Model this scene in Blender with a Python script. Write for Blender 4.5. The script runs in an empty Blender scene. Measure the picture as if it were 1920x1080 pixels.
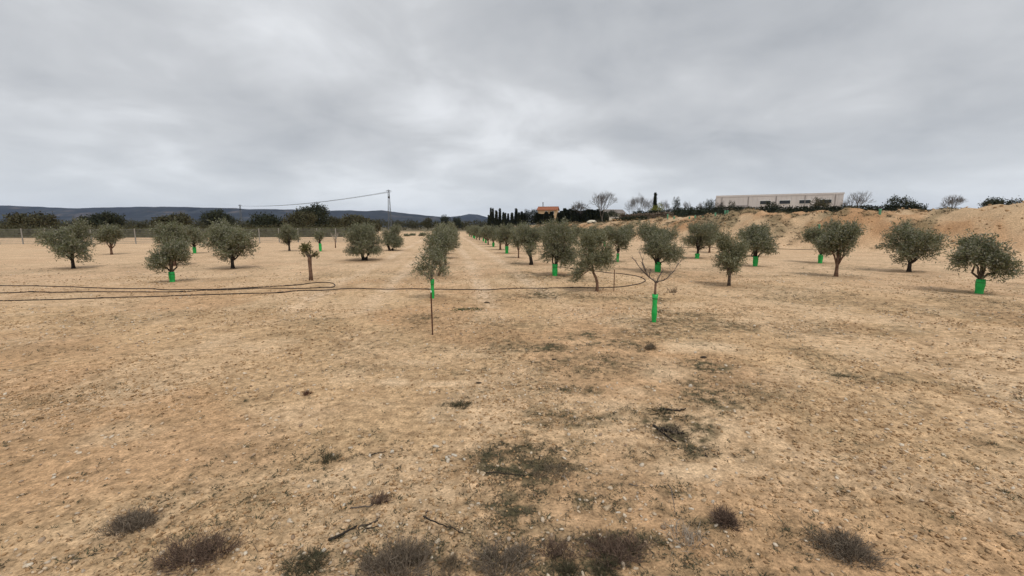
import bpy, math, random
import numpy as np
from mathutils import Vector, Matrix
R = math.radians
scene = bpy.context.scene
COL = scene.collection

# ------------------------------------------------------------------ camera
EYE = 1.7
cam_d = bpy.data.cameras.new('camera')
cam = bpy.data.objects.new('camera', cam_d); COL.objects.link(cam)
cam.location = (0, 0, EYE)
cam.rotation_euler = (R(90 - 8.07), 0, 0)
cam_d.sensor_fit = 'HORIZONTAL'; cam_d.sensor_width = 36.0
cam_d.lens = 811 / 1920 * 36.0
cam_d.clip_start = 0.05; cam_d.clip_end = 30000
scene.camera = cam

# ------------------------------------------------------------------ sky and sun
SUN_EL, SUN_AZ = 60.0, 155.0        # degrees; azimuth clockwise from +Y
world = bpy.data.worlds.new('World'); scene.world = world
world.use_nodes = True
nt = world.node_tree; nt.nodes.clear()
N = nt.nodes.new; Lk = nt.links.new
out = N('ShaderNodeOutputWorld')
sky = N('ShaderNodeTexSky'); sky.sky_type = 'NISHITA'; sky.sun_disc = False
sky.sun_elevation = R(SUN_EL); sky.sun_rotation = R(SUN_AZ)
bg_sky = N('ShaderNodeBackground'); bg_sky.inputs['Strength'].default_value = 0.1
Lk(sky.outputs[0], bg_sky.inputs['Color'])
tc = N('ShaderNodeTexCoord')
sep = N('ShaderNodeSeparateXYZ'); Lk(tc.outputs['Generated'], sep.inputs[0])
def wmath(op, a, b=None, clamp=False):
    n = N('ShaderNodeMath'); n.operation = op; n.use_clamp = clamp
    for i, v in enumerate((a, b)):
        if v is None: continue
        if isinstance(v, (int, float)): n.inputs[i].default_value = v
        else: Lk(v, n.inputs[i])
    return n.outputs[0]
zc = wmath('MAXIMUM', sep.outputs['Z'], 0.0)
den = wmath('ADD', zc, 0.27)
comb = N('ShaderNodeCombineXYZ')
Lk(wmath('DIVIDE', sep.outputs['X'], den), comb.inputs[0])
Lk(wmath('DIVIDE', sep.outputs['Y'], den), comb.inputs[1])
comb.inputs[2].default_value = 3.7
def wnoise(scale, detail, rough, dist, off):
    mp = N('ShaderNodeMapping'); mp.inputs['Location'].default_value = off
    Lk(comb.outputs[0], mp.inputs['Vector'])
    n = N('ShaderNodeTexNoise'); n.inputs['Scale'].default_value = scale
    n.inputs['Detail'].default_value = detail; n.inputs['Roughness'].default_value = rough
    n.inputs['Distortion'].default_value = dist
    Lk(mp.outputs[0], n.inputs['Vector'])
    return n.outputs[0]
SKY_A = (7.1, 3.3, 0)
n1 = wnoise(0.95, 4, 0.46, 0.15, SKY_A)
n2 = wnoise(2.5, 6, 0.54, 0.35, (4.1, 2.2, 0))
cl = wmath('ADD', wmath('MULTIPLY', n1, 0.64), wmath('MULTIPLY', n2, 0.36))
ramp = N('ShaderNodeValToRGB'); Lk(cl, ramp.inputs[0])
e = ramp.color_ramp.elements
e[0].position = 0.36; e[0].color = (0.405, 0.420, 0.442, 1)
e[1].position = 0.62; e[1].color = (0.715, 0.730, 0.750, 1)
m_ = e.new(0.50); m_.color = (0.535, 0.547, 0.563, 1)
# a paler, slightly blue gap of clearer sky low over the horizon
hz = wmath('POWER', wmath('SUBTRACT', 1.0, wmath('MULTIPLY', zc, 4.2), True), 2.0)
mixh = N('ShaderNodeMix'); mixh.data_type = 'RGBA'
Lk(wmath('MULTIPLY', hz, 0.72), mixh.inputs[0]); Lk(ramp.outputs[0], mixh.inputs[6])
mixh.inputs[7].default_value = (0.740, 0.785, 0.830, 1)
bg_c = N('ShaderNodeBackground'); Lk(mixh.outputs[2], bg_c.inputs['Color']); bg_c.inputs['Strength'].default_value = 1.0
ms = N('ShaderNodeMixShader'); ms.inputs[0].default_value = 0.95
Lk(bg_sky.outputs[0], ms.inputs[1]); Lk(bg_c.outputs[0], ms.inputs[2])
Lk(ms.outputs[0], out.inputs['Surface'])

sun_d = bpy.data.lights.new('sun', 'SUN'); sun_d.energy = 1.5; sun_d.angle = R(14); sun_d.color = (1.0, 0.95, 0.88)
sun = bpy.data.objects.new('sun', sun_d); COL.objects.link(sun)
sd = Vector((math.sin(R(SUN_AZ)) * math.cos(R(SUN_EL)), math.cos(R(SUN_AZ)) * math.cos(R(SUN_EL)), math.sin(R(SUN_EL))))
sun.rotation_euler = sd.to_track_quat('Z', 'Y').to_euler()
sun.location = (0, 0, 60)
scene.view_settings.view_transform = 'Standard'; scene.view_settings.look = 'None'
scene.view_settings.exposure = 0.2; scene.view_settings.gamma = 1.0
scene.view_settings.use_curve_mapping = False
scene.render.engine = 'CYCLES'
scene.cycles.max_bounces = 5; scene.cycles.diffuse_bounces = 3; scene.cycles.volume_bounces = 0
scene.cycles.use_denoising = True

# ------------------------------------------------------------------ materials
def nodes(name):
    m = bpy.data.materials.new(name); m.use_nodes = True
    t = m.node_tree; b = t.nodes['Principled BSDF']
    return m, t, b
def mat(name, c1, c2=None, scale=8.0, rough=0.9, bump=0.0, bscale=None, metal=0.0, detail=4):
    m, t, b = nodes(name)
    b.inputs['Roughness'].default_value = rough; b.inputs['Metallic'].default_value = metal
    b.inputs['Specular IOR Level'].default_value = 0.25
    if c2 is None: b.inputs['Base Color'].default_value = (*c1, 1)
    else:
        g = t.nodes.new('ShaderNodeTexCoord'); n = t.nodes.new('ShaderNodeTexNoise')
        n.inputs['Scale'].default_value = scale; n.inputs['Detail'].default_value = detail
        t.links.new(g.outputs['Object'], n.inputs['Vector'])
        r = t.nodes.new('ShaderNodeValToRGB'); r.color_ramp.elements[0].position = 0.35; r.color_ramp.elements[1].position = 0.66
        r.color_ramp.elements[0].color = (*c1, 1); r.color_ramp.elements[1].color = (*c2, 1)
        t.links.new(n.outputs[0], r.inputs[0]); t.links.new(r.outputs[0], b.inputs['Base Color'])
    if bump:
        g = t.nodes.new('ShaderNodeTexCoord'); n = t.nodes.new('ShaderNodeTexNoise')
        n.inputs['Scale'].default_value = bscale or scale * 3; n.inputs['Detail'].default_value = 5
        t.links.new(g.outputs['Object'], n.inputs['Vector'])
        bp = t.nodes.new('ShaderNodeBump'); bp.inputs['Strength'].default_value = bump; bp.inputs['Distance'].default_value = 0.02
        t.links.new(n.outputs[0], bp.inputs['Height']); t.links.new(bp.outputs[0], b.inputs['Normal'])
    return m
def island(name, cols, rough=0.8, back=None, trans=0.0):
    """every leaf, blade or stone of a mesh takes its own tint"""
    m, t, b = nodes(name)
    b.inputs['Roughness'].default_value = rough; b.inputs['Specular IOR Level'].default_value = 0.3
    g = t.nodes.new('ShaderNodeNewGeometry'); r = t.nodes.new('ShaderNodeValToRGB')
    el = r.color_ramp.elements
    el[0].position = 0; el[0].color = (*cols[0], 1); el[1].position = 1; el[1].color = (*cols[-1], 1)
    for i, c in enumerate(cols[1:-1]):
        q = el.new((i + 1) / (len(cols) - 1)); q.color = (*c, 1)
    t.links.new(g.outputs['Random Per Island'], r.inputs[0])
    c_out = r.outputs[0]
    if back:
        mx = t.nodes.new('ShaderNodeMix'); mx.data_type = 'RGBA'
        t.links.new(g.outputs['Backfacing'], mx.inputs[0]); t.links.new(c_out, mx.inputs[6]); mx.inputs[7].default_value = (*back, 1)
        c_out = mx.outputs[2]
    t.links.new(c_out, b.inputs['Base Color'])
    if trans:
        tr = t.nodes.new('ShaderNodeBsdfTranslucent'); t.links.new(c_out, tr.inputs['Color'])
        ms = t.nodes.new('ShaderNodeMixShader'); ms.inputs[0].default_value = trans
        t.links.new(b.outputs[0], ms.inputs[1]); t.links.new(tr.outputs[0], ms.inputs[2])
        t.links.new(ms.outputs[0], t.nodes['Material Output'].inputs['Surface'])
    return m
M = {}
M['olive_leaf'] = island('olive_leaf', [(.098,.112,.048), (.162,.175,.082), (.126,.138,.062), (.225,.230,.128)], .6, (.255,.250,.180), .2)
M['olive_leaf_green'] = island('olive_leaf_green', [(.115,.120,.052), (.180,.178,.085), (.145,.146,.068), (.230,.220,.120)], .6, (.250,.250,.165), .2)
M['wilted_leaf'] = island('wilted_leaf', [(.10,.11,.03), (.17,.15,.06), (.09,.08,.03)], .7, None, .15)
M['cypress_leaf'] = island('cypress_leaf', [(.016,.024,.014), (.028,.036,.020), (.022,.030,.018)], .8)
M['dark_leaf'] = island('dark_leaf', [(.022,.030,.016), (.045,.050,.026), (.032,.040,.022)], .8)
M['brown_leaf'] = island('brown_leaf', [(.055,.055,.025), (.085,.080,.038), (.065,.055,.030)], .8)
M['yellow_leaf'] = island('yellow_leaf', [(.16,.18,.03), (.25,.25,.05), (.12,.14,.03)], .8)
M['bark'] = mat('bark', (.060,.046,.034), (.15,.115,.085), 14, .95, .7, 40)
M['dark_bark'] = mat('dark_bark', (.022,.018,.015), (.060,.048,.038), 14, .95, .7, 40)
M['red_bark'] = mat('red_bark', (.11,.062,.040), (.20,.125,.085), 14, .9, .5, 40)
M['twig'] = mat('twig', (.085,.068,.060), (.16,.135,.115), 6, .95)
M['grey_twig'] = mat('grey_twig', (.09,.082,.074), (.17,.155,.14), 3, .95)
def guard_material():
    m, t, b = nodes('green_plastic')
    b.inputs['Roughness'].default_value = .42; b.inputs['Base Color'].default_value = (.02,.55,.11,1)
    w = t.nodes.new('ShaderNodeTexNoise'); w.inputs['Scale'].default_value = 9; w.inputs['Detail'].default_value = 5
    g = t.nodes.new('ShaderNodeTexCoord'); t.links.new(g.outputs['Object'], w.inputs['Vector'])
    r = t.nodes.new('ShaderNodeValToRGB'); r.color_ramp.elements[0].position = .35; r.color_ramp.elements[1].position = .7
    r.color_ramp.elements[0].color = (.016,.50,.09,1); r.color_ramp.elements[1].color = (.035,.62,.14,1)
    t.links.new(w.outputs[0], r.inputs[0]); t.links.new(r.outputs[0], b.inputs['Base Color'])
    tr = t.nodes.new('ShaderNodeBsdfTranslucent'); t.links.new(r.outputs[0], tr.inputs['Color'])
    ms = t.nodes.new('ShaderNodeMixShader'); ms.inputs[0].default_value = .25
    t.links.new(b.outputs[0], ms.inputs[1]); t.links.new(tr.outputs[0], ms.inputs[2])
    t.links.new(ms.outputs[0], t.nodes['Material Output'].inputs['Surface'])
    return m
M['guard'] = guard_material()
M['pale_guard'] = mat('pale_guard', (.10,.30,.17), (.18,.36,.24), 5, .6)
M['rust'] = mat('rust', (.060,.028,.018), (.13,.062,.036), 30, .85, .3)
M['steel'] = mat('steel', (.13,.135,.14), (.22,.22,.22), 4, .6, metal=.3)
M['white'] = mat('white', (.75,.75,.72), rough=.6)
M['hose'] = mat('hose', (.018,.014,.012), (.055,.042,.033), 6, .6)
M['stone'] = island('stone', [(.50,.42,.32), (.60,.53,.43), (.42,.35,.26), (.68,.62,.53)], .9)
M['pebble'] = island('pebble', [(.50,.38,.25), (.66,.56,.43), (.40,.28,.17), (.60,.47,.33), (.26,.18,.12), (.70,.61,.48)], .9)
M['clod'] = island('clod', [(.47,.31,.165), (.36,.22,.11), (.58,.40,.23), (.22,.135,.07), (.50,.33,.18)], 1.0)  # darkest tint paints in the shadow sides of clods
M['weed'] = island('weed', [(.060,.055,.032), (.090,.078,.046), (.062,.068,.032), (.15,.12,.075), (.040,.032,.022)], .9)
M['dry'] = island('dry', [(.15,.115,.08), (.22,.17,.11), (.09,.065,.045), (.30,.24,.16)], .95)
M['greenweed'] = island('greenweed', [(.055,.085,.028), (.085,.11,.045), (.05,.065,.03)], .8)
M['shrub_grey'] = island('shrub_grey', [(.135,.105,.076), (.22,.175,.130), (.085,.064,.046), (.29,.235,.175)], .95)
M['shrub_purple'] = island('shrub_purple', [(.110,.070,.052), (.185,.125,.090), (.070,.045,.034), (.26,.19,.135)], .95)
M['pale_twig'] = island('pale_twig', [(.30,.25,.20), (.38,.33,.27), (.22,.18,.14)], .95)
M['dead_leaf'] = island('dead_leaf', [(.085,.040,.026), (.15,.075,.045), (.06,.032,.024)], .9)
M['clod_dark'] = mat('clod_dark', (.035,.025,.018), (.075,.055,.038), 40, 1.0)
M['plaster'] = mat('plaster', (.52,.36,.20), (.60,.43,.26), .8, .9)
M['tile'] = mat('tile', (.26,.095,.050), (.38,.155,.085), 3, .9)
M['grey_tile'] = mat('grey_tile', (.16,.14,.125), (.24,.21,.19), 1.5, .9)
M['glass'] = mat('glass', (.03,.035,.04), rough=.15)
M['panel'] = mat('panel', (.56,.53,.51), (.62,.59,.57), .3, .7)
M['panel_dark'] = mat('panel_dark', (.30,.28,.27), rough=.7)
M['concrete'] = mat('concrete', (.24,.23,.21), (.32,.30,.27), 3, .9)
M['cream'] = mat('cream', (.60,.54,.42), (.68,.62,.50), 2, .9)

# ------------------------------------------------------------------ object helpers
def link(o, parent=None):
    COL.objects.link(o)
    if parent is not None: o.parent = parent
    return o
def thing(name, label, cat, loc=(0, 0, 0), rz=0.0, group=None):
    o = bpy.data.objects.new(name, None); COL.objects.link(o)
    o.empty_display_size = 0.2
    o.location = loc; o.rotation_euler = (0, 0, rz)
    return tag(o, label, cat, group)
def tag(o, label, cat, group=None):
    o['label'] = label; o['category'] = cat
    if group: o['group'] = group
    return o
def mesh_np(name, v, faces, material, smooth=False):
    """faces: list of (n,k) integer arrays"""
    me = bpy.data.meshes.new(name)
    v = np.asarray(v, dtype=np.float32)
    me.vertices.add(len(v)); me.vertices.foreach_set('co', v.ravel())
    loops = np.concatenate([np.asarray(f, dtype=np.int32).ravel() for f in faces])
    sizes = np.concatenate([np.full(len(f), np.asarray(f).shape[1], dtype=np.int32) for f in faces])
    starts = np.concatenate([[0], np.cumsum(sizes)[:-1]]).astype(np.int32)
    me.loops.add(len(loops)); me.loops.foreach_set('vertex_index', loops)
    me.polygons.add(len(sizes)); me.polygons.foreach_set('loop_start', starts)
    me.polygons.foreach_set('loop_total', sizes)
    if smooth: me.polygons.foreach_set('use_smooth', np.ones(len(sizes), dtype=bool))
    me.update(calc_edges=True); me.validate()
    if material: me.materials.append(material)
    return me
def obj(name, me, parent=None, loc=None, kind=None):
    o = bpy.data.objects.new(name, me); link(o, parent)
    if loc is not None: o.location = loc
    if kind: o['kind'] = kind
    return o
class MB:
    """collects simple solids into one mesh"""
    def __init__(s): s.v = []; s.f = []
    def tube(s, pts, rad, n=6, cap=True):
        pts = [Vector(p) for p in pts]
        if isinstance(rad, (int, float)): rad = [rad] * len(pts)
        b0 = len(s.v); ref = Vector((0.31, 0.17, 0.93)).normalized()
        for i, p in enumerate(pts):
            d = (pts[min(i + 1, len(pts) - 1)] - pts[max(i - 1, 0)])
            d = d.normalized() if d.length > 1e-9 else Vector((0, 0, 1))
            a = d.cross(ref)
            if a.length < 0.1: a = d.cross(Vector((1, 0, 0)))
            a.normalize(); c = d.cross(a)
            for k in range(n):
                t = 2 * math.pi * k / n
                s.v.append(p + (a * math.cos(t) + c * math.sin(t)) * rad[i])
        for i in range(len(pts) - 1):
            for k in range(n):
                a0 = b0 + i * n + k; a1 = b0 + i * n + (k + 1) % n
                s.f.append((a0, a1, a1 + n, a0 + n))
        if cap:
            s.f.append(tuple(b0 + k for k in range(n))[::-1])
            s.f.append(tuple(b0 + (len(pts) - 1) * n + k for k in range(n)))
        return s
    def box(s, lo, hi, rot=None):
        b0 = len(s.v)
        for z in (lo[2], hi[2]):
            for x, y in ((lo[0], lo[1]), (hi[0], lo[1]), (hi[0], hi[1]), (lo[0], hi[1])):
                p = Vector((x, y, z)); s.v.append(rot @ p if rot else p)
        for q in ((3,2,1,0), (4,5,6,7), (0,1,5,4), (1,2,6,5), (2,3,7,6), (3,0,4,7)):
            s.f.append(tuple(b0 + i for i in q))
        return s
    def poly(s, pts, faces):
        b0 = len(s.v); s.v += [Vector(p) for p in pts]
        s.f += [tuple(b0 + i for i in q) for q in faces]
        return s
    def mesh(s, name, material, smooth=False):
        me = bpy.data.meshes.new(name); me.from_pydata([tuple(p) for p in s.v], [], s.f)
        me.update()
        if smooth: me.polygons.foreach_set('use_smooth', np.ones(len(me.polygons), dtype=bool))
        me.materials.append(material)
        return me
    def build(s, name, material, parent=None, smooth=False, loc=None):
        return obj(name, s.mesh(name, material, smooth), parent, loc)
def copy_tree(src, loc=None, rz=None, scale=None, label=None, group=None):
    c = src.copy(); COL.objects.link(c)
    for ch in list(src.children):
        k = ch.copy(); COL.objects.link(k); k.parent = c
        for g in list(ch.children):
            q = g.copy(); COL.objects.link(q); q.parent = k
    if loc is not None: c.location = loc
    if rz is not None: c.rotation_euler = (0, 0, rz)
    if scale is not None: c.scale = scale
    if label: c['label'] = label
    if group: c['group'] = group
    return c

# ------------------------------------------------------------------ noise and terrain
def _hash(ix, iy, seed):
    h = (ix.astype(np.int64) * 374761393 + iy.astype(np.int64) * 668265263 + seed * 974634777) & 0xFFFFFFFF
    h = ((h ^ (h >> 13)) * 1274126177) & 0xFFFFFFFF
    return ((h ^ (h >> 16)) & 0xFFFF) / 65535.0
def vnoise(x, y, seed=0):
    ix = np.floor(x); iy = np.floor(y); fx = x - ix; fy = y - iy
    fx = fx * fx * fx * (fx * (fx * 6 - 15) + 10); fy = fy * fy * fy * (fy * (fy * 6 - 15) + 10)
    a = _hash(ix, iy, seed); b = _hash(ix + 1, iy, seed); c = _hash(ix, iy + 1, seed); d = _hash(ix + 1, iy + 1, seed)
    return (a + (b - a) * fx) * (1 - fy) + (c + (d - c) * fx) * fy      # 0..1
def fbm(x, y, wave, octs, seed, gain=.5):
    s = 0; a = 1; t = 0
    for i in range(octs):
        ca, sa = math.cos(i * 1.1 + seed), math.sin(i * 1.1 + seed)
        s = s + a * vnoise((x * ca - y * sa) / wave + 17.3 * i, (x * sa + y * ca) / wave - 9.1 * i, seed + i)
        t += a; a *= gain; wave *= .5
    return s / t
def sstep(a, b, x):
    t = np.clip((x - a) / (b - a), 0, 1); return t * t * (3 - 2 * t)
def bank_s(x, y):
    xf = np.where(y > 38, 18 - 0.235 * (y - 38), 18 + 0.9 * (38 - y))
    return x - xf
def bank_mask(x, y):
    w = 6 + 0.03 * np.maximum(y - 45, 0)
    s = bank_s(x, y) + 2.2 * (fbm(x, y, 7.0, 3, 41) - .5)
    return sstep(0, w, s), s
def macro(x, y):
    p, s = bank_mask(x, y)
    hh = np.interp(y, [-100, 20, 45, 70, 100, 130, 200, 400, 1200], [2.2, 2.5, 2.9, 2.5, 2.3, 2.1, 1.7, 1.0, 0.3])
    return p * hh + 0.012 * np.clip(s - 6, 0, 120)
LANES = (-3.25, -1.65, 1.0, 2.6)         # wheel tracks between the rows
def micro(x, y, sp=0.0):
    """soil relief; sp = local mesh spacing (finer waves are left out where the mesh cannot hold them)"""
    def w(wave): return np.clip((wave / np.maximum(sp, 1e-6) - 2.0) / 2.0, 0, 1)
    d = np.hypot(x, y)
    z = .10 * (fbm(x, y, 5.5, 2, 3) - .5) * w(4.0)
    z = z + .030 * (vnoise(x / .62, y / .62, 11) - .5) * w(.62)
    rough = .35 + 1.1 * sstep(.42, .62, fbm(x, y, 1.7, 3, 21))
    z = z + rough * (.026 * (vnoise(x / .21 + 3, y / .21, 12) - .5) * w(.21)
                     + .020 * (np.abs(vnoise(x / .10, y / .10 + 5, 13) - .5) * 2 - .5) * w(.10)
                     + .010 * (vnoise(x / .052, y / .052, 14) - .5) * w(.052))
    # wheel ruts running along the tree rows
    u = x + 0.149 * y
    for c0 in LANES:
        z = z - .028 * np.exp(-((u - c0 - .15 * (vnoise(y / 4, y * 0, 5) - .5)) / .16) ** 2) * sstep(6, 11, y) * w(.4)
    p, s = bank_mask(x, y)
    edge = np.clip(p * 1.6, 0, 1) * (1 - .75 * sstep(6, 16, s))
    z = z + edge * (1.15 * (fbm(x, y, 2.6, 3, 31) - .5) * w(2.0) + .50 * (np.abs(vnoise(x / .95, y / .95, 33) - .5) * 2 - .4) * w(1.3))
    return z
def ellipses(tab, x, y, wob=.55, seed=7):
    o = np.zeros_like(x)
    n = fbm(x, y, .35, 3, seed) - .5
    for cx, cy, rx, ry, w in tab:
        q = np.hypot((x - cx) / rx, (y - cy) / ry)
        m = q < 2.2
        if m.any():
            o[m] = np.maximum(o[m], w * np.clip(1.35 - q[m] + wob * 2.2 * n[m], 0, 1))
    return o
def Z(x, y):
    a = np.array([float(x)]); b = np.array([float(y)])
    return float((macro(a, b) + micro(a, b))[0])
STONES=[(-1.68,3.21,0.034),(-0.68,3.55,0.056),(-0.59,3.15,0.050),(-0.53,3.19,0.046),(-0.39,3.22,0.034),(-0.25,3.12,0.033),(-0.90,3.04,0.044),(-0.85,3.12,0.041),(-1.06,3.01,0.044),(-0.60,3.02,0.028),(-1.51,3.37,0.035),(-0.43,3.01,0.044),(-1.77,4.06,0.037),(-1.24,3.32,0.035),(-1.91,5.62,0.050),(2.42,5.52,0.049),(1.41,4.31,0.056),(1.89,4.39,0.062),(0.65,4.24,0.033),(0.69,4.22,0.033),(0.41,3.10,0.029),(1.54,5.36,0.041),(1.16,6.18,0.047),(0.80,5.62,0.050),(-1.33,2.62,0.031),(-1.28,2.62,0.028),(-1.19,2.82,0.034),(-0.94,2.64,0.042),(-1.17,2.43,0.020),(-1.03,2.43,0.029),(-0.57,2.47,0.027),(-0.45,2.38,0.032),(-0.26,2.40,0.032),(-0.21,2.46,0.026),(-0.20,2.77,0.044),(-0.46,2.93,0.046),(-0.43,2.87,0.034),(-0.50,2.81,0.045),(-0.35,2.96,0.031),(-0.12,2.38,0.026),(-0.90,2.13,0.038),(-0.86,2.14,0.038),(-0.99,2.05,0.034),(-1.10,2.01,0.036),(-0.83,1.98,0.019),(-0.40,2.11,0.037),(-0.93,1.93,0.019),(-0.75,2.24,0.030),(-0.82,2.20,0.024),(-0.64,2.26,0.021),(-1.12,2.09,0.026),(-0.48,2.97,0.039),(-0.50,2.76,0.033),(-1.12,2.52,0.024),(0.63,2.58,0.045),(0.57,2.39,0.058),(0.63,2.36,0.025),(0.53,2.53,0.027),(0.47,2.57,0.021),(0.52,2.49,0.023),(1.02,2.75,0.037),(1.37,2.64,0.049),(1.12,2.51,0.034),(1.06,2.48,0.027),(1.19,2.47,0.040),(1.08,2.39,0.026),(0.84,2.33,0.031),(0.01,2.19,0.033),(0.20,2.19,0.027),(0.17,2.14,0.023),(0.31,2.06,0.031),(0.39,2.10,0.023),(0.33,2.11,0.017),(0.72,2.11,0.026),(0.88,2.08,0.026),(0.84,2.11,0.026),(0.61,1.93,0.029),(0.46,2.46,0.036),(0.56,2.45,0.023),(1.06,2.52,0.020),(1.24,2.45,0.033),(0.11,2.23,0.021),(0.25,2.21,0.021),(0.86,2.13,0.026),(0.54,2.29,0.022),(0.76,2.15,0.023),(0.40,2.39,0.026),(0.42,2.47,0.023),(2.55,7.32,0.055)]
WEEDS=[(0.08,3.02,0.36,0.36,1.00),(-0.11,2.86,0.19,0.14,0.80),(0.22,2.75,0.15,0.10,0.80),(0.43,3.68,0.43,0.20,1.00),(0.34,3.24,0.25,0.13,0.50),(0.37,5.83,0.56,0.21,1.20),(1.04,6.57,0.46,0.30,1.15),(1.53,6.02,0.53,0.28,0.85),(1.44,3.52,0.32,0.24,1.10),(1.42,3.21,0.21,0.25,0.95),(2.40,5.09,0.39,0.32,0.90),(1.93,4.04,0.26,0.31,0.85),(1.39,3.84,0.20,0.14,0.80),(0.66,4.30,0.28,0.15,0.95),(-0.03,2.37,0.17,0.13,0.90),(0.56,2.47,0.25,0.10,0.80),(1.04,2.55,0.19,0.08,0.55),(0.91,5.11,0.97,0.48,0.62),(1.79,5.88,0.26,0.24,0.60),(3.54,8.06,0.71,0.49,0.80),(2.05,7.58,0.57,0.30,0.45),(-3.51,7.76,0.49,0.23,0.50),(-0.09,7.39,1.11,0.50,0.50),(-1.67,7.86,0.39,0.74,0.55),(-0.59,2.01,0.27,0.09,0.90),(-0.06,2.03,0.25,0.08,0.90),(0.54,2.11,0.26,0.08,0.90),(0.11,1.97,0.54,0.05,0.70),(-1.00,2.03,0.17,0.08,0.80),(-0.83,1.96,0.21,0.05,0.70),(1.10,2.27,0.18,0.06,0.60),(-0.97,2.25,0.15,0.06,0.40),(-1.30,2.98,0.16,0.07,0.40),(-1.13,3.32,0.17,0.11,0.35),(-0.59,7.81,0.39,0.37,0.40),(0.32,1.98,0.22,0.06,0.50),(-1.00,1.98,0.14,0.06,0.50),(-0.51,3.93,0.20,0.10,0.60),(-1.75,5.07,0.52,0.20,0.30),(0.27,4.24,0.33,0.26,0.40),(1.06,3.73,0.29,0.16,0.40),(1.05,3.07,0.24,0.12,0.40),(-0.56,4.88,0.37,0.19,0.40),(0.12,2.27,0.18,0.06,0.40),(2.75,18.60,0.69,1.26,0.40),(-6.35,15.08,0.65,0.67,0.50),(3.43,11.50,0.86,0.49,0.30),(3.53,7.60,0.57,0.44,0.70),(2.58,6.16,0.39,0.20,0.40)]
PALE=[(2.69,5.90,0.56,0.43,1.00),(1.78,4.79,0.37,0.25,0.80),(1.20,4.23,0.22,0.14,0.50),(-1.29,4.56,0.35,0.16,1.00),(-0.69,4.50,0.40,0.08,0.80),(-1.14,5.28,0.40,0.17,0.60),(-0.64,5.57,0.50,0.14,0.50),(0.96,3.91,0.23,0.27,0.60),(1.23,2.82,0.30,0.12,0.70),(-1.16,2.73,0.33,0.14,0.40),(-0.48,2.55,0.31,0.11,0.40),(0.72,2.85,0.23,0.10,0.40),(-3.05,10.26,0.89,0.93,0.50),(-0.33,13.33,1.47,1.55,0.40),(-4.07,10.26,0.76,0.93,0.40),(1.66,9.51,0.95,0.67,0.30),(-8.40,32.64,1.91,7.31,0.50),(-2.10,36.98,1.53,14.89,0.50),(-1.74,3.73,0.24,0.16,0.30),(-1.33,3.96,0.31,0.13,0.30),(-1.94,4.88,0.37,0.19,0.30)]
DISTURBED_SHADE=[(-1.59,10.20,0.45,0.46,1.00),(-2.15,9.81,0.25,0.29,0.50),(2.67,7.58,0.43,0.30,0.90),(2.21,7.45,0.28,0.21,0.60),(1.74,15.60,0.77,0.71,0.80),(1.23,19.92,1.10,1.15,0.70),(2.26,11.69,0.44,0.40,0.60),(6.01,17.41,1.07,1.10,0.70),(10.55,24.51,0.90,1.30,0.60),(-7.43,21.82,1.21,1.38,0.80),(-8.40,31.16,1.34,2.09,0.60),(-2.37,14.75,0.55,0.64,0.90),(-6.29,13.43,0.33,0.40,0.60),(-1.21,6.62,0.15,0.13,0.70),(-1.28,2.49,0.10,0.06,0.90),(1.03,2.05,0.17,0.11,0.80),(0.64,1.96,0.19,0.05,0.50),(-0.87,2.49,0.08,0.04,0.70),(-0.23,2.85,0.11,0.07,0.50),(-0.96,1.94,0.16,0.05,0.50),(0.35,1.97,0.11,0.05,0.40),(-1.44,4.30,0.22,0.18,0.40),(-1.59,3.84,0.30,0.12,0.40),(-0.74,4.09,0.32,0.16,0.40)]  # disturbed earth; the patches at tree feet also carry painted shade
HOSE_MAIN =[ (-6.27,10.92),(-5.70,11.29),(-5.15,11.48),(-4.55,11.78),(-3.85,11.88),(-2.82,11.94),(-2.20,11.83),(-1.32,11.78),(-0.30,11.88),(0.75,12.04),(1.82,12.15),(2.42,12.15),(3.00,12.37),(3.66,12.78),(4.13,13.41),(4.32,13.97),(4.32,14.80),(4.03,15.48),(3.63,15.83),(3.27,16.50),(2.86,17.12),(2.42,17.79) ]
HOSE_LOOP =[ (-7.11,11.88),(-6.29,12.49),(-6.07,12.84),(-5.79,13.12),(-5.48,13.03),(-5.23,12.66),(-5.16,12.26),(-5.32,12.04),(-5.63,11.88),(-5.95,11.80),(-6.99,11.68) ]
HOSE_FAR =[ (14.35,35.37),(15.65,35.37),(16.96,35.37),(18.03,34.93),(20.11,34.07) ]
STICKS = [
    [ (-0.50,2.25),(-0.39,2.21),(-0.27,2.18) ],
    [ (-0.48,2.24),(-0.51,2.30) ],
    [ (-1.00,2.14),(-0.93,2.18),(-0.87,2.24) ],
    [ (-0.85,2.23),(-0.79,2.26),(-0.77,2.31) ],
    [ (-0.98,2.40),(-0.87,2.41),(-0.82,2.46) ],
    [ (1.21,3.50),(1.25,3.37),(1.30,3.22) ],
    [ (1.26,3.45),(1.34,3.39),(1.41,3.36) ],
    [ (0.33,2.72),(0.35,2.63),(0.37,2.56) ],
    [ (-0.18,2.78),(-0.04,2.78),(0.11,2.74) ],
    [ (-1.07,3.01),(-1.03,3.05),(-0.96,3.07) ],
    [ (0.77,2.63),(0.82,2.61) ],
    [ (1.42,3.84),(1.52,3.78),(1.61,3.81) ],
    [ (1.44,2.99),(1.47,3.08) ],
    [ (1.00,2.54),(0.97,2.39),(0.96,2.32) ],
    [ (-0.82,2.20),(-0.75,2.24) ],
]
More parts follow.
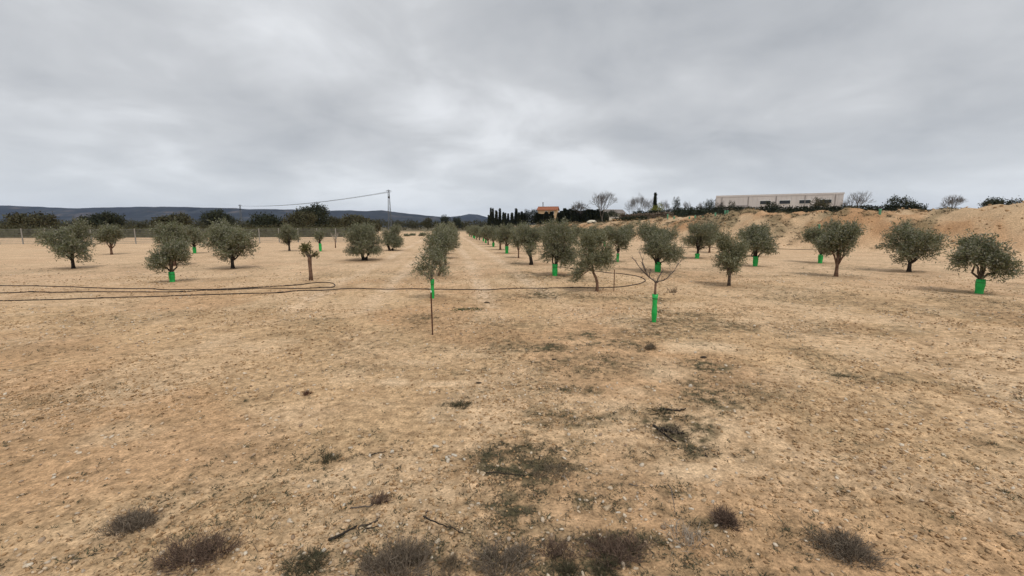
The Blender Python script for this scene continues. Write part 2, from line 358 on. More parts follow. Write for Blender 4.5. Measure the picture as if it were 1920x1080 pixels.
def weed_density(x, y):
    d = ellipses(WEEDS, x, y, .6, 7)
    b = sstep(.50, .72, fbm(x, y, 1.5, 4, 51)) * .55 + sstep(.55, .75, fbm(x, y, .4, 3, 52)) * .25
    b = b * (1 - .6 * sstep(14, 40, np.hypot(x, y))) * (.45 + .75 * sstep(-.6, .5, x) * (1 - sstep(4, 6, x)) + .2 * sstep(4, 6, x))
    pale = ellipses(PALE, x, y, .5, 8)
    return np.clip(np.maximum(d, b * (1 - .9 * np.clip(pale * 1.5, 0, 1))), 0, 1)

# ------------------------------------------------------------------ ground
def axis(near, step, grow, far, fgrow, end):
    a = [0.0]; s = step
    while a[-1] < end:
        p = a[-1]
        s = step if p < near else (max(step, p * grow) if p < far else s * fgrow)
        a.append(p + s)
    return np.array(a)
ax = axis(3.2, .024, .0115, 40, 1.09, 7000)
xs = np.concatenate([-ax[::-1][:-1], ax])
ay = [1.3]
while ay[-1] < 7000:
    p = ay[-1]; ay.append(p + (max(.017, .0085 * p) if p < 60 else .0085 * 60 * (p / 60) ** 1.7))
back = 1.3 - np.cumsum(.05 * 1.35 ** np.arange(26))[::-1]
ys = np.concatenate([back[back > -200], np.array(ay)])
GX, GY = np.meshgrid(xs, ys)
spx = np.gradient(xs)[None, :] + 0 * GX; spy = np.gradient(ys)[:, None] + 0 * GY
sp = np.maximum(spx, spy)
gx, gy = GX.ravel(), GY.ravel()
gz = macro(gx, gy) + micro(gx, gy, sp.ravel())
nx, ny = len(xs), len(ys)
ii = np.arange(nx * ny).reshape(ny, nx)
quads = np.stack([ii[:-1, :-1], ii[:-1, 1:], ii[1:, 1:], ii[1:, :-1]], -1).reshape(-1, 4)
gm = mesh_np('ground', np.stack([gx, gy, gz], 1), [quads], None, True)
# soil colour: what lies there (sand, clay, moss, disturbed earth), with shade painted in at the tree feet
SAND = np.array([.645, .450, .272]); BROWN = np.array([.570, .385, .216]); PALEC = np.array([.690, .500, .315])
ORANGE = np.array([.520, .315, .170]); DARK = np.array([.185, .112, .060]); MOSS = np.array([.150, .120, .068])
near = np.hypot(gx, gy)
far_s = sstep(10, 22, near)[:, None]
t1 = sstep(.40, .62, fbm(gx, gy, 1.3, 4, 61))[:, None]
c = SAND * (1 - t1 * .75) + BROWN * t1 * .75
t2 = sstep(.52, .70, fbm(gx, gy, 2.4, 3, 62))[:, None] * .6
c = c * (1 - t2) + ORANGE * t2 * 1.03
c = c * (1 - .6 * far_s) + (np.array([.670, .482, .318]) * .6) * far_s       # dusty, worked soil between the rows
t3 = np.clip(ellipses(PALE, gx, gy, .5, 8), 0, 1)[:, None]
t3 = np.maximum(t3, sstep(.58, .74, fbm(gx, gy, .9, 3, 63))[:, None] * .5)
c = c * (1 - t3) + PALEC * t3
u_ = gx + .149 * gy
lane = sum(np.exp(-((u_ - c0 - .18 * (fbm(gy * 0, gy, 3.0, 2, 75) - .5) * 2) / .24) ** 2) for c0 in LANES) * sstep(7, 11, gy) * (1 - sstep(60, 110, gy)) * (.35 + .65 * sstep(.35, .6, fbm(gx, gy, 1.6, 3, 76)))
tl = np.clip(lane * .95, 0, .8)[:, None]
c = c * (1 - tl) + np.array([.74, .55, .375]) * tl
side = sum(np.exp(-((np.abs(u_ - c0) - .42) / .10) ** 2) for c0 in LANES) * sstep(8, 12, gy) * (1 - sstep(50, 90, gy)) * sstep(.45, .62, fbm(gx, gy, 1.1, 3, 77))
ts = np.clip(side * .55, 0, .5)[:, None]
c = c * (1 - ts) + BROWN * .8 * ts
BASIN_SHADE = [(5.23, 21.4, .7, .6, .6), (9.93, 23.2, .9, .8, .6), (-.34, 27.9, .8, .8, .6), (-.88, 32.4, .8, .8, .6), (.36, 24.0, .6, .6, .6), (6.35, 12.5, .6, .5, .7), (2.51, 7.45, .40, .32, .9), (-13.1, 29.7, .7, .7, .5), (10.6, 18.8, .8, .7, .6), (11.15, 14.8, .7, .6, .6), (11.9, 10.9, .6, .5, .6), (13.3, 29.2, .8, .8, .5), (14, 25, .8, .8, .5), (14.7, 20.6, .8, .7, .6), (15.3, 16.6, .8, .7, .6), (-11.4, 17.6, .8, .7, .6), (-10.6, 13.4, .6, .5, .6), (-14.8, 18.9, .8, .7, .6), (-16.6, 25.6, .8, .8, .6), (-20.5, 28, .8, .8, .5), (-17.8, 17.5, .8, .7, .6)]  # soil basins of the other olives, darkened to paint shade at their bases
BASIN_SHADE += [(-1.62 - .149 * (d - 37.8), d, .8, .8, .6) for d in np.arange(37.8, 70, 4.05)] + [(-3.0 - .15 * (d - 19.5), d, .8, .8, .6) for d in np.arange(19.5, 50, 4.05)] + [(4.55 - .149 * (d - 25.5), d, .8, .8, .6) for d in np.arange(25.5, 50, 4.05)]
t4 = np.clip(ellipses(DISTURBED_SHADE + BASIN_SHADE, gx, gy, .5, 9), 0, 1)[:, None] * .75
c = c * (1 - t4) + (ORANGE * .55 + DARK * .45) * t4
wd = weed_density(gx, gy)[:, None]
t5 = np.clip(wd * 1.15, 0, 1) * (.22 + .85 * sstep(.40, .62, fbm(gx, gy, .075, 2, 64))[:, None])
c = c * (1 - t5) + MOSS * t5
t6 = (sstep(.60, .70, fbm(gx, gy, .075, 2, 65))[:, None] * .58 + sstep(.63, .70, fbm(gx, gy, .20, 2, 66))[:, None] * .36) * (1 - t3) * (1 - .5 * far_s)
c = c * (1 - t6) + (DARK * .55 + BROWN * .45) * t6
pb, sb = bank_mask(gx, gy)
t7 = (np.clip(pb * 1.8, 0, 1) * (1 - .4 * sstep(10, 40, sb)))[:, None]
bk = sstep(.40, .62, fbm(gx, gy, 3.2, 4, 67))[:, None]
bankc = np.array([.45, .27, .145]) * (1 - bk) + np.array([.53, .375, .23]) * bk
gr = sstep(.46, .62, fbm(gx, gy, 2.0, 4, 68))[:, None] * .7
bankc = bankc * (1 - gr) + np.array([.20, .165, .095]) * gr
c = c * (1 - t7) + bankc * t7
# beyond the orchard: dry scrub land
t8 = sstep(110, 200, gy)[:, None]
c = c * (1 - t8) + np.array([.17, .14, .085]) * t8
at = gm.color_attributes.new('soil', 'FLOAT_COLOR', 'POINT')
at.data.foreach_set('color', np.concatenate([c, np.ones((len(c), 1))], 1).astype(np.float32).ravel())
def ground_material():
    m, t, b = nodes('soil')
    n = t.nodes.new; L = t.links.new
    b.inputs['Roughness'].default_value = 1.0; b.inputs['Specular IOR Level'].default_value = .08
    a = n('ShaderNodeAttribute'); a.attribute_name = 'soil'
    g = n('ShaderNodeTexCoord')
    def noise(scale, detail, lo, hi):
        q = n('ShaderNodeTexNoise'); q.inputs['Scale'].default_value = scale; q.inputs['Detail'].default_value = detail; q.inputs['Roughness'].default_value = .65
        L(g.outputs['Object'], q.inputs['Vector'])
        r = n('ShaderNodeMapRange'); r.inputs['From Min'].default_value = .3; r.inputs['From Max'].default_value = .7
        r.inputs['To Min'].default_value = lo; r.inputs['To Max'].default_value = hi
        L(q.outputs[0], r.inputs['Value']); return r.outputs[0], q.outputs[0]
    f1, _ = noise(13, 7, .62, 1.36); f2, h2 = noise(55, 5, .60, 1.38); f3, _ = noise(.9, 5, .90, 1.10)
    mu = n('ShaderNodeMath'); mu.operation = 'MULTIPLY'; L(f1, mu.inputs[0]); L(f2, mu.inputs[1])
    mu2 = n('ShaderNodeMath'); mu2.operation = 'MULTIPLY'; L(mu.outputs[0], mu2.inputs[0]); L(f3, mu2.inputs[1])
    vm = n('ShaderNodeVectorMath'); vm.operation = 'SCALE'; L(a.outputs['Color'], vm.inputs[0]); L(mu2.outputs[0], vm.inputs['Scale'])
    L(vm.outputs[0], b.inputs['Base Color'])
    bp = n('ShaderNodeBump'); bp.inputs['Strength'].default_value = .8; bp.inputs['Distance'].default_value = .016
    _, h3 = noise(28, 6, 0, 1)
    ad = n('ShaderNodeMath'); ad.operation = 'ADD'; L(h2, ad.inputs[0]); L(h3, ad.inputs[1])
    L(ad.outputs[0], bp.inputs['Height']); L(bp.outputs[0], b.inputs['Normal'])
    return m
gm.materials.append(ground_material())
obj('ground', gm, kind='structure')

# ------------------------------------------------------------------ hills
def hill(name, prof, dist, depth, seed, material):
    px = np.array([p[0] for p in prof], float); pz = np.array([p[1] for p in prof], float)
    X = np.linspace(px[0], px[-1], 360); T = np.linspace(-1, 1.0, 90)
    XX, TT = np.meshgrid(X, T)
    ridge = np.interp(XX, px, pz)
    rav = fbm(XX * 1.0, TT * depth * 1.3 + 9, 420, 4, seed)
    spur = np.abs(vnoise(XX / 260 + TT * .8, TT * 1.1, seed + 4) - .5) * 2
    prof_t = np.where(TT < 0, np.clip(1 + TT, 0, 1) ** 1.15, np.clip(1 - TT, 0, 1))
    zz = ridge * prof_t * (1 - (.55 * (1 - spur) * rav * 1.5) * np.clip(-TT * 3, 0, 1) * np.clip((1 + TT) * 4, 0, 1)) + 9 * (fbm(XX, TT * depth, 130, 3, seed + 9) - .5) * prof_t - 8 * (1 - prof_t)
    # the ridge keeps its outline: nothing in front may rise above it
    v = np.stack([XX.ravel(), (dist + TT * depth).ravel(), zz.ravel()], 1)
    n_, m_ = XX.shape; i = np.arange(n_ * m_).reshape(n_, m_)
    q = np.stack([i[:-1, :-1], i[:-1, 1:], i[1:, 1:], i[1:, :-1]], -1).reshape(-1, 4)
    return obj(name, mesh_np(name, v, [q], material, True), kind='structure')
def hill_material():
    m, t, b = nodes('pine_scrub')
    n = t.nodes.new; L = t.links.new
    b.inputs['Roughness'].default_value = 1
    g = n('ShaderNodeTexCoord'); q = n('ShaderNodeTexNoise'); q.inputs['Scale'].default_value = .006; q.inputs['Detail'].default_value = 8; q.inputs['Roughness'].default_value = .62
    L(g.outputs['Object'], q.inputs['Vector'])
    r = n('ShaderNodeValToRGB'); e = r.color_ramp.elements
    e[0].position = .42; e[0].color = (.007,.010,.014,1); e[1].position = .72; e[1].color = (.14,.105,.085,1)
    k = e.new(.56); k.color = (.018,.022,.022,1); k = e.new(.63); k.color = (.060,.050,.044,1)
    L(q.outputs[0], r.inputs[0]); L(r.outputs[0], b.inputs['Base Color'])
    return m
hm = hill_material()
def px2(d, l): return [((p - 960) / 811 * d, EYE + (425 - y) / 811 * d + 2) for p, y in l]
HILL_A = px2(3500, [(-420, 404), (-250, 396), (-120, 388), (20, 386), (150, 391), (270, 388), (400, 390), (480, 393), (555, 393), (575, 394), (607, 396), (662, 395.5), (690, 397), (718, 395), (740, 398), (770, 402), (800, 404), (830, 407), (900, 416), (980, 425)])
HILL_B = px2(5200, [(700, 422), (790, 409), (845, 407), (866, 405), (881, 401.5), (897, 403), (914, 408), (940, 412), (1010, 415), (1120, 414), (1300, 418), (1500, 420), (1800, 418), (2050, 424)])
hill('hills', HILL_A, 3500, 1300, 71, hm)
hill('hills', HILL_B, 5200, 1300, 83, hm)
hz_m = bpy.data.materials.new('haze'); hz_m.use_nodes = True
ht = hz_m.node_tree; ht.nodes.clear()
ho = ht.nodes.new('ShaderNodeOutputMaterial'); hv = ht.nodes.new('ShaderNodeVolumePrincipled')
hv.inputs['Color'].default_value = (.44, .62, 1.0, 1); hv.inputs['Density'].default_value = 4.0e-5; hv.inputs['Anisotropy'].default_value = 0.0
ht.links.new(hv.outputs[0], ho.inputs['Volume'])
HAZE = MB().box((-9000, -300, -12), (9000, 7200, 260)).build('haze', hz_m); HAZE['kind'] = 'stuff'

# ------------------------------------------------------------------ foliage builders
def unit(a): return a / np.maximum(np.linalg.norm(a, axis=-1, keepdims=True), 1e-9)
def leaves(rng, base, dirs, lens, k, ll, lw, spread=.75, jit=.3):
    """k leaves along each spray; a leaf is a folded diamond of four corners"""
    n = len(base)
    t = (np.arange(k)[None, :] + rng.random((n, k))) / k
    bend = unit(rng.normal(size=(n, 1, 3))) * .18
    p = base[:, None, :] + dirs[:, None, :] * (t * lens[:, None])[..., None] + bend * (t ** 2 * lens[:, None])[..., None]
    p = p + rng.normal(size=p.shape) * ll * jit
    d = unit(dirs[:, None, :] * (1 - spread) + unit(rng.normal(size=(n, k, 3))) * spread)
    s = unit(np.cross(d, rng.normal(size=(n, k, 3))))
    u = np.cross(d, s)
    sz = (.65 + .7 * rng.random((n, k, 1)))
    L = ll * sz; W = lw * sz
    v0 = p; v2 = p + d * L; v1 = p + d * L * .5 + s * W * .5 + u * W * .15; v3 = p + d * L * .5 - s * W * .5 + u * W * .15
    v = np.stack([v0, v1, v2, v3], 2).reshape(-1, 3)
    return v, np.arange(len(v)).reshape(-1, 4)
def crown_points(rng, lumps, n, up=.45, rnd=.45, shell=.45):
    """sprays spread through ellipsoid lumps (cx,cy,cz,rx,ry,rz)"""
    lumps = np.array(lumps, float)
    vol = (lumps[:, 3] * lumps[:, 4] * lumps[:, 5]) ** .8
    c = rng.choice(len(lumps), n, p=vol / vol.sum())
    q = unit(rng.normal(size=(n, 3))) * (rng.random((n, 1)) ** shell)
    p = lumps[c, :3] + q * lumps[c, 3:] * .92
    cen = np.average(lumps[:, :3], axis=0, weights=vol)
    d = unit(unit(p - cen) * .55 + q * .45 + np.array([0, 0, up]) + rng.normal(size=(n, 3)) * rnd)
    return p, d
def olive_lumps(rng, W, zb, zt, n=9, lean=(0, 0)):
    h = zt - zb; r = W / 2; L = [(lean[0], lean[1], zb + h * .52, r * .62, r * .62, h * .36)]
    for i in range(n):
        a = 2 * math.pi * (i + rng.random() * .7) / n; q = .42 + .38 * rng.random(); zz = .16 + .72 * rng.random()
        f = 1 - .45 * abs(zz - .5) * 2
        s = .20 + .24 * rng.random()
        L.append((lean[0] + math.cos(a) * r * q * f, lean[1] + math.sin(a) * r * q * f, zb + h * zz, r * s * 1.15, r * s * 1.15, h * s * .66))
    return L
def limb(mb, a, b, r0, r1, rng, n=6, seg=4, wob=.08):
    a = np.array(a, float); b = np.array(b, float); ln = np.linalg.norm(b - a)
    pts = []
    for i in range(seg + 1):
        t = i / seg; o = rng.normal(size=3) * wob * ln * (math.sin(math.pi * t)) if 0 < i < seg else 0
        pts.append(a + (b - a) * t + o)
    mb.tube(pts, [r0 + (r1 - r0) * i / seg for i in range(seg + 1)], n)
    return pts
def flared_trunk(mb, pts, r0, r1, n=9):
    k = len(pts) - 1
    mb.tube(pts, [(r0 + (r1 - r0) * i / k) * (1.35 if i == 0 else 1) for i in range(k + 1)], n)
def tree_guard_mesh(h, r, seed=0):
    """thin plastic sleeve, split and overlapped along one side, open at the top"""
    mb = MB(); n = 18; lv = 7; rg = random.Random(seed); th = .0035
    def ring(z, off):
        o = []
        for k in range(n + 1):
            a = 2 * math.pi * 1.06 * k / n
            rr = r * (1 + .035 * math.sin(3 * a + seed) + .05 * (k / n)) * (0.9 + .16 * z / h) + off + (.006 * math.sin(z / h * 9 + seed) if r > .03 else 0)
            o.append(Vector((rr * math.cos(a), rr * math.sin(a), z)))
        return o
    b0 = 0
    for off in (0, -th):
        for i in range(lv): mb.v += ring(h * i / (lv - 1) - .02, off)
    m = n + 1; tot = m * lv
    for i in range(lv - 1):
        for k in range(n):
            a = i * m + k; mb.f.append((a, a + 1, a + 1 + m, a + m)); b = a + tot; mb.f.append((b + m, b + m + 1, b + 1, b))
    for k in range(n):
        a = (lv - 1) * m + k; mb.f.append((a, a + 1, a + 1 + tot, a + tot))
    for i in range(lv - 1):
        for k in (0, n):
            a = i * m + k; mb.f.append((a, a + m, a + m + tot, a + tot))
    return mb
def guard_tie(g, z, r):
    mb = MB(); mb.tube([((r + .004) * math.cos(k * .5236), (r + .004) * math.sin(k * .5236), z + .004 * math.sin(k)) for k in range(13)], .004, 4)
    return mb.build('tie', M['dark_bark'], g)
def foliage(name, rng, lumps, n, k, ll, lw, sl, material, parent, up=.45, rnd=.45, spread=.6, shell=.45, kind=None, jit=.3):
    p, d = crown_points(rng, lumps, n, up, rnd, shell)
    ln = sl * (.7 + .6 * rng.random(n))
    # young upright shoots standing out of the top and sides
    zc = np.median(p[:, 2]); s = (p[:, 2] > zc) & (rng.random(n) < .30)
    d[s] = unit(d[s] * .45 + np.array([0, 0, 1.0]) + rng.normal(size=(int(s.sum()), 3)) * .12); ln[s] *= 1.35
    v, f = leaves(rng, p - d * (ln * .45)[:, None], d, ln, k, ll, lw, spread, jit)
    return obj(name, mesh_np(name, v, [f], material), parent)
OLIVES_RIGHT = 'olive trees in the row right of the track'
OLIVES_LEFT = 'olive trees in the row left of the track'
OLIVES_FIELD = 'olive trees standing out in the field'
def make_olive(label, group, x, y, W, zb, zt, seed, guard=0, trunk_r=.035, n=520, k=20, ll=.062, lw=.017, tm='bark', leaf='olive_leaf', stems=1, lean=(0, 0), lumps=None, bend=0, sprays_up=.45, sl=.30):
    rng = np.random.default_rng(seed)
    t = thing('olive_tree', label, 'tree', (x, y, Z(x, y) - .01), 0, group)
    lumps = lumps or olive_lumps(rng, W, zb, zt, 9, lean)
    mb = MB(); cz = zb + (zt - zb) * .30
    if stems == 1:
        pts = [(0, 0, -.05), (bend * .55, 0, zb * .35), (bend * .8 + lean[0] * .2, lean[1] * .2, zb * .75), (lean[0] * .6, lean[1] * .6, cz)]
        flared_trunk(mb, pts, trunk_r, trunk_r * .7)
        roots = [pts[-2], pts[-1]]
    else:
        roots = []
        for s in range(stems):
            a = 2 * math.pi * (s + .15) / stems; q = trunk_r * 1.3
            pts = [(math.cos(a) * q * .6, math.sin(a) * q * .4, -.05), (math.cos(a) * q * .9, math.sin(a) * q * .6, .13), (math.cos(a) * W * .10, math.sin(a) * W * .08, .32), (math.cos(a) * W * .17, math.sin(a) * W * .14, .50), (math.cos(a) * W * .22, math.sin(a) * W * .2, cz + .25)]
            flared_trunk(mb, pts, trunk_r, trunk_r * .6); roots.append(pts[-1])
    for i, l in enumerate(lumps):
        limb(mb, roots[i % len(roots)], l[:3], trunk_r * .55, .006, rng, 5, 4, .07)
    mb.build('trunk', M[tm], t, True)
    foliage('crown', rng, lumps, n, k, ll, lw, sl, M[leaf], t, up=sprays_up)
    if guard:
        g = tree_guard_mesh(guard, max(trunk_r * 1.5, .042), seed).build('tree_guard', M['guard'], t, True)
        guard_tie(g, guard * .72, max(trunk_r * 1.5, .042) * 1.08)
    return t
def at(px, d):                     # sideways metres of a sight line at a given distance, used for the far things
    return (px - 960) / 811 * d
def high(y, d): return EYE + (425 - y) / 811 * d

# ------------------------------------------------------------------ house, warehouse and other far buildings
def house():
    x, y = at(1027, 150), 150.0
    z = Z(x, y) - .05
    t = thing('house', 'small ochre house with red tiled roof behind the cypress hedge', 'house', (x, y, z), R(-13))
    w, dp, h = 6.4, 5.6, high(394.6, 150) - z; rh = high(389, 150) - z - h
    a, b = w / 2, dp / 2
    MB().poly([(-a,-b,0),(a,-b,0),(a,b,0),(-a,b,0),(-a,-b,h),(a,-b,h),(a,b,h),(-a,b,h),(-a,0,h+rh-.06),(a,0,h+rh-.06)],
              [(0,1,5,4),(2,3,7,6),(1,2,6,9,5),(3,0,4,8,7)]).build('wall', M['plaster'], t)
    o = .35; mb = MB()
    sl = rh / b
    for s in (-1, 1):
        n = 22
        for i in range(n):                                       # rows of barrel tiles running down the slope
            x0 = -a - o + (w + 2 * o) * i / n; x1 = x0 + (w + 2 * o) / n
            ye, ze = s * (b + o), h - sl * o * .4
            xm = (x0 + x1) / 2
            mb.poly([(x0, 0, h+rh), (xm, 0, h+rh+.09), (x1, 0, h+rh), (x0, ye, ze), (xm, ye, ze+.09), (x1, ye, ze), (x0, ye, ze-.14), (x1, ye, ze-.14), (x0, 0, h+rh-.14), (x1, 0, h+rh-.14)],
                    [(0,3,4,1),(1,4,5,2),(3,6,7,5,4),(6,8,9,7)])
    mb.box((-a-o, -.13, h+rh), (a+o, .13, h+rh+.14))
    r = mb.build('roof', M['tile'], t)
    ch = MB(); ch.tube([(-a+1.3, .35, h+rh-.5), (-a+1.3, .35, h+rh+1.35)], .13, 10); ch.tube([(-a+1.3,.35,h+rh+1.35),(-a+1.3,.35,h+rh+1.55)], .22, 10)
    ch.build('chimney_pipe', M['dark_bark'], r)
    MB().box((-a-.02, -b-.12, h-.22), (a+.02, -b-.003, h-.05)).build('eaves', M['cream'], t)
    for (x0, z0, ww, hh, side) in ((-.6, h-1.5, .7, 1.0, 0), (1.6, h-1.5, .7, 1.0, 0), (.9, .05, .95, 2.1, 0), (0, h-.45, .6, .85, 1)):
        if side == 0:
            f = MB()
            for bx in ((x0-.07,z0-.07,x0+ww+.07,z0),(x0-.07,z0+hh,x0+ww+.07,z0+hh+.07),(x0-.07,z0,x0,z0+hh),(x0+ww,z0,x0+ww+.07,z0+hh)):
                f.box((bx[0], -b-.05, bx[1]), (bx[2], -b-.004, bx[3]))
            o_ = f.build('window' if hh < 1.5 else 'door', M['white'], t)
            MB().box((x0, -b-.03, z0), (x0+ww, -b-.006, z0+hh)).build('pane', M['glass'], o_)
        else:
            f = MB()
            for bx in ((x0-.07,z0-.07,x0+ww+.07,z0),(x0-.07,z0+hh,x0+ww+.07,z0+hh+.07),(x0-.07,z0,x0,z0+hh),(x0+ww,z0,x0+ww+.07,z0+hh)):
                f.box((-a-.05, bx[0]-.3, bx[1]), (-a-.004, bx[2]-.3, bx[3]))
            o_ = f.build('window', M['white'], t)
            MB().box((-a-.03, x0-.3, z0), (-a-.006, x0+ww-.3, z0+hh)).build('pane', M['glass'], o_)
house()
def warehouse():
    d = 110.0; x0 = at(1336, d); z = Z(x0 + 8, d) - .2
    t = thing('warehouse', 'large pale grey warehouse rising behind the bushes on the right', 'warehouse', (x0, d, z), R(-24))
    h = high(369.5, d) - z; w, dp = 26.0, 16.0
    n = 26
    MB().box((0, 0, 0), (w, dp, h)).build('wall', M['panel'], t)
    for i in range(n):                                            # cladding panels with open joints
        MB().box((w*i/n+.02, -.06, .3), (w*(i+1)/n-.02, -.002, h-.32)).build('panel', M['panel'], t)
    MB().box((-.1, -.12, h-.3), (w+.1, -.004, h+.12)).build('parapet', M['panel'], t)
    MB().box((.3,.3,h+.002),(w-.3,dp-.3,h+.08)).build('roof', M['grey_tile'], t)
    for i in range(5):
        MB().tube([(1.3 + 5.8*i, -.15, 0), (1.3 + 5.8*i, -.15, h-.35)], .07, 6).build('downpipe', M['panel_dark'], t)
    for i in range(4):
        f_ = MB().box((9.5 + 4*i, -.13, h-2.3), (11.9 + 4*i, -.064, h-1.3)).build('window', M['white'], t)
        MB().box((9.6 + 4*i, -.16, h-2.2), (11.8 + 4*i, -.132, h-1.4)).build('pane', M['glass'], f_)
    MB().box((3, -.14, 0), (7, -.065, 4.2)).build('door', M['panel_dark'], t)
warehouse()
def far_house():
    d = 190.0; x = at(1146, d); z = Z(x, d) - .1
    t = thing('house', 'low far house with grey roof between the bare trees', 'house', (x, d, z), R(12))
    h = high(400, d) - z; rh = high(393.5, d) - z - h
    a, b = 4.2, 3.4
    MB().poly([(-a,-b,0),(a,-b,0),(a,b,0),(-a,b,0),(-a,-b,h),(a,-b,h),(a,b,h),(-a,b,h),(-a,0,h+rh-.05),(a,0,h+rh-.05)], [(0,1,5,4),(2,3,7,6),(1,2,6,9,5),(3,0,4,8,7)]).build('wall', M['cream'], t)
    MB().poly([(-a-.4,-b-.4,h-.15),(a+.4,-b-.4,h-.15),(a+.4,0,h+rh),(-a-.4,0,h+rh),(a+.4,b+.4,h-.15),(-a-.4,b+.4,h-.15),(-a-.4,-b-.4,h-.3),(a+.4,-b-.4,h-.3)], [(0,1,2,3),(3,2,4,5),(6,7,1,0)]).build('roof', M['grey_tile'], t)
    for wx in (-2.6, -.4, 1.8):
        f = MB().box((wx, -b-.06, h-1.5), (wx+.9, -b-.004, h-.5)).build('window', M['white'], t)
        MB().box((wx+.08, -b-.09, h-1.42), (wx+.82, -b-.062, h-.58)).build('pane', M['glass'], f)
far_house()
def garden_wall():
    d = 92.0; x0, x1 = at(1140, d), at(1166, d); z = min(Z(x0, d), Z(x1, d))
    t = thing('garden_wall', 'low whitish garden wall with one tall gate pillar', 'wall', (x0, d, z))
    MB().box((0, 0, -.3), (x1-x0-.3, .2, high(408.5, d)-z)).build('wall', M['cream'], t)
    MB().box((0, -.04, high(408.5, d)-z), (x1-x0-.3, .24, high(408.5, d)-z+.08)).build('coping', M['panel'], t)
    p = MB().box((x1-x0-.29, -.12, -.3), (x1-x0+.1, .3, high(403.5, d)-z)).build('pillar', M['cream'], t)
    MB().box((x1-x0-.35, -.18, high(403.5, d)-z), (x1-x0+.16, .36, high(403.5, d)-z+.12)).build('cap', M['panel'], p)
garden_wall()

# ------------------------------------------------------------------ pylons and line
def pylon():
    x, y = at(733.5, 200), 200.0; z = Z(x, y)
    t = thing('pylon', 'tall steel lattice pylon standing before the blue hills', 'pylon', (x, y, z), R(20))
    h = high(358.5, 200) - z; mb = MB(); lv = 13
    def half(q): return .78 - .52 * q
    zs = [h * i / lv for i in range(lv + 1)]
    for sx in (-1, 1):
        for sy in (-1, 1):
            mb2 = MB().tube([(sx*half(0), sy*half(0), -.3), (sx*half(1), sy*half(1), h)], .10, 4); mb2.build('leg', M['steel'], t)
    for i in range(lv):
        a, b = half(i/lv), half((i+1)/lv); s = 1 if i % 2 else -1
        for f in range(4):
            c = [(-1,-1),(1,-1),(1,1),(-1,1)]; p, q = c[f], c[(f+1) % 4]
            if s < 0: p, q = q, p
            mb.tube([(p[0]*a, p[1]*a, zs[i]), (q[0]*b, q[1]*b, zs[i+1])], .06, 4)
            mb.tube([(p[0]*b, p[1]*b, zs[i+1]), (q[0]*b, q[1]*b, zs[i+1])], .035, 4)
    mb.build('lattice', M['steel'], t)
    arm = MB(); arm.tube([(-1.15,0,h-.35),(1.15,0,h-.35)], .07, 4).tube([(-.9,0,h-.35),(0,0,h+.15),(.9,0,h-.35)], .05, 4); ca = arm.build('crossarm', M['steel'], t)
    for ix in (-1.05, 0, 1.05):
        i_ = MB()
        for k in range(3): i_.tube([(ix,0,h-.42-.14*k),(ix,0,h-.48-.14*k)], .09, 8)
        i_.tube([(ix,0,h-.35),(ix,0,h-.85)], .03, 5); i_.build('insulator', M['dark_bark'], ca)
    bx = MB().box((-.42,-.52,h*.80),(.42,-.28,h*.80+.75)); bx.build('switch_box', M['dark_bark'], t)
    return t, h
PY, PH = pylon()
PY2 = copy_tree(PY, (-206, 333, Z(-206, 333)), R(20), label='far lattice pylon at the other end of the overhead line')
for k, ix in enumerate((-1.05, 0, 1.05)):
    c, s = math.cos(R(20)), math.sin(R(20))
    a = Vector(PY.location) + Vector((ix*c, ix*s, PH-.85)); b = Vector(PY2.location) + Vector((ix*c, ix*s, PH-.85))
    pts = [a + (b-a)*q - Vector((0,0,4*2.2*q*(1-q))) for q in [i/24 for i in range(25)]]
    w = MB().tube(pts, .045, 5).build('power_line', M['dark_bark'])
    tag(w, ['nearest of the thin overhead wires hung between the lattice pylons', 'middle one of the thin overhead wires between the lattice pylons', 'farthest of the thin overhead wires hung between the lattice pylons'][k], 'overhead wire', 'overhead wires between the pylons')

# ------------------------------------------------------------------ wire fence on the left
def fence():
    A, B = np.array([-62., 39.]), np.array([-17.2, 47.5]); n = 24
    t = thing('wire_fence', 'grey wire mesh fence on metal posts along the left edge of the field', 'fence', (A[0], A[1], 0))
    P = [A + (B - A) * i / n for i in range(n + 1)]
    zz = [Z(*p) for p in P]
    pm = MB().tube([(0,0,-.2),(0,0,1.5)], .05, 6).tube([(0,0,1.5),(0,0,1.53)], .045, 6).mesh('post', M['concrete'])
    for p, z in zip(P, zz): obj('post', pm, t, (p[0]-A[0], p[1]-A[1], z))
    mb = MB()
    for hgt in [.08 + .17 * i for i in range(9)]:
        mb.tube([(p[0]-A[0], p[1]-A[1], z + hgt) for p, z in zip(P, zz)], .010 if hgt < 1.4 else .016, 3)
    m = 460
    for i in range(m):
        q = i / m; p = A + (B - A) * q; z = np.interp(q * n, range(n+1), zz)
        mb.tube([(p[0]-A[0], p[1]-A[1], z+.05), (p[0]-A[0], p[1]-A[1], z+1.44)], .007, 3)
    o = mb.build('wire_mesh', M['steel'], t); o['kind'] = 'stuff'
fence()

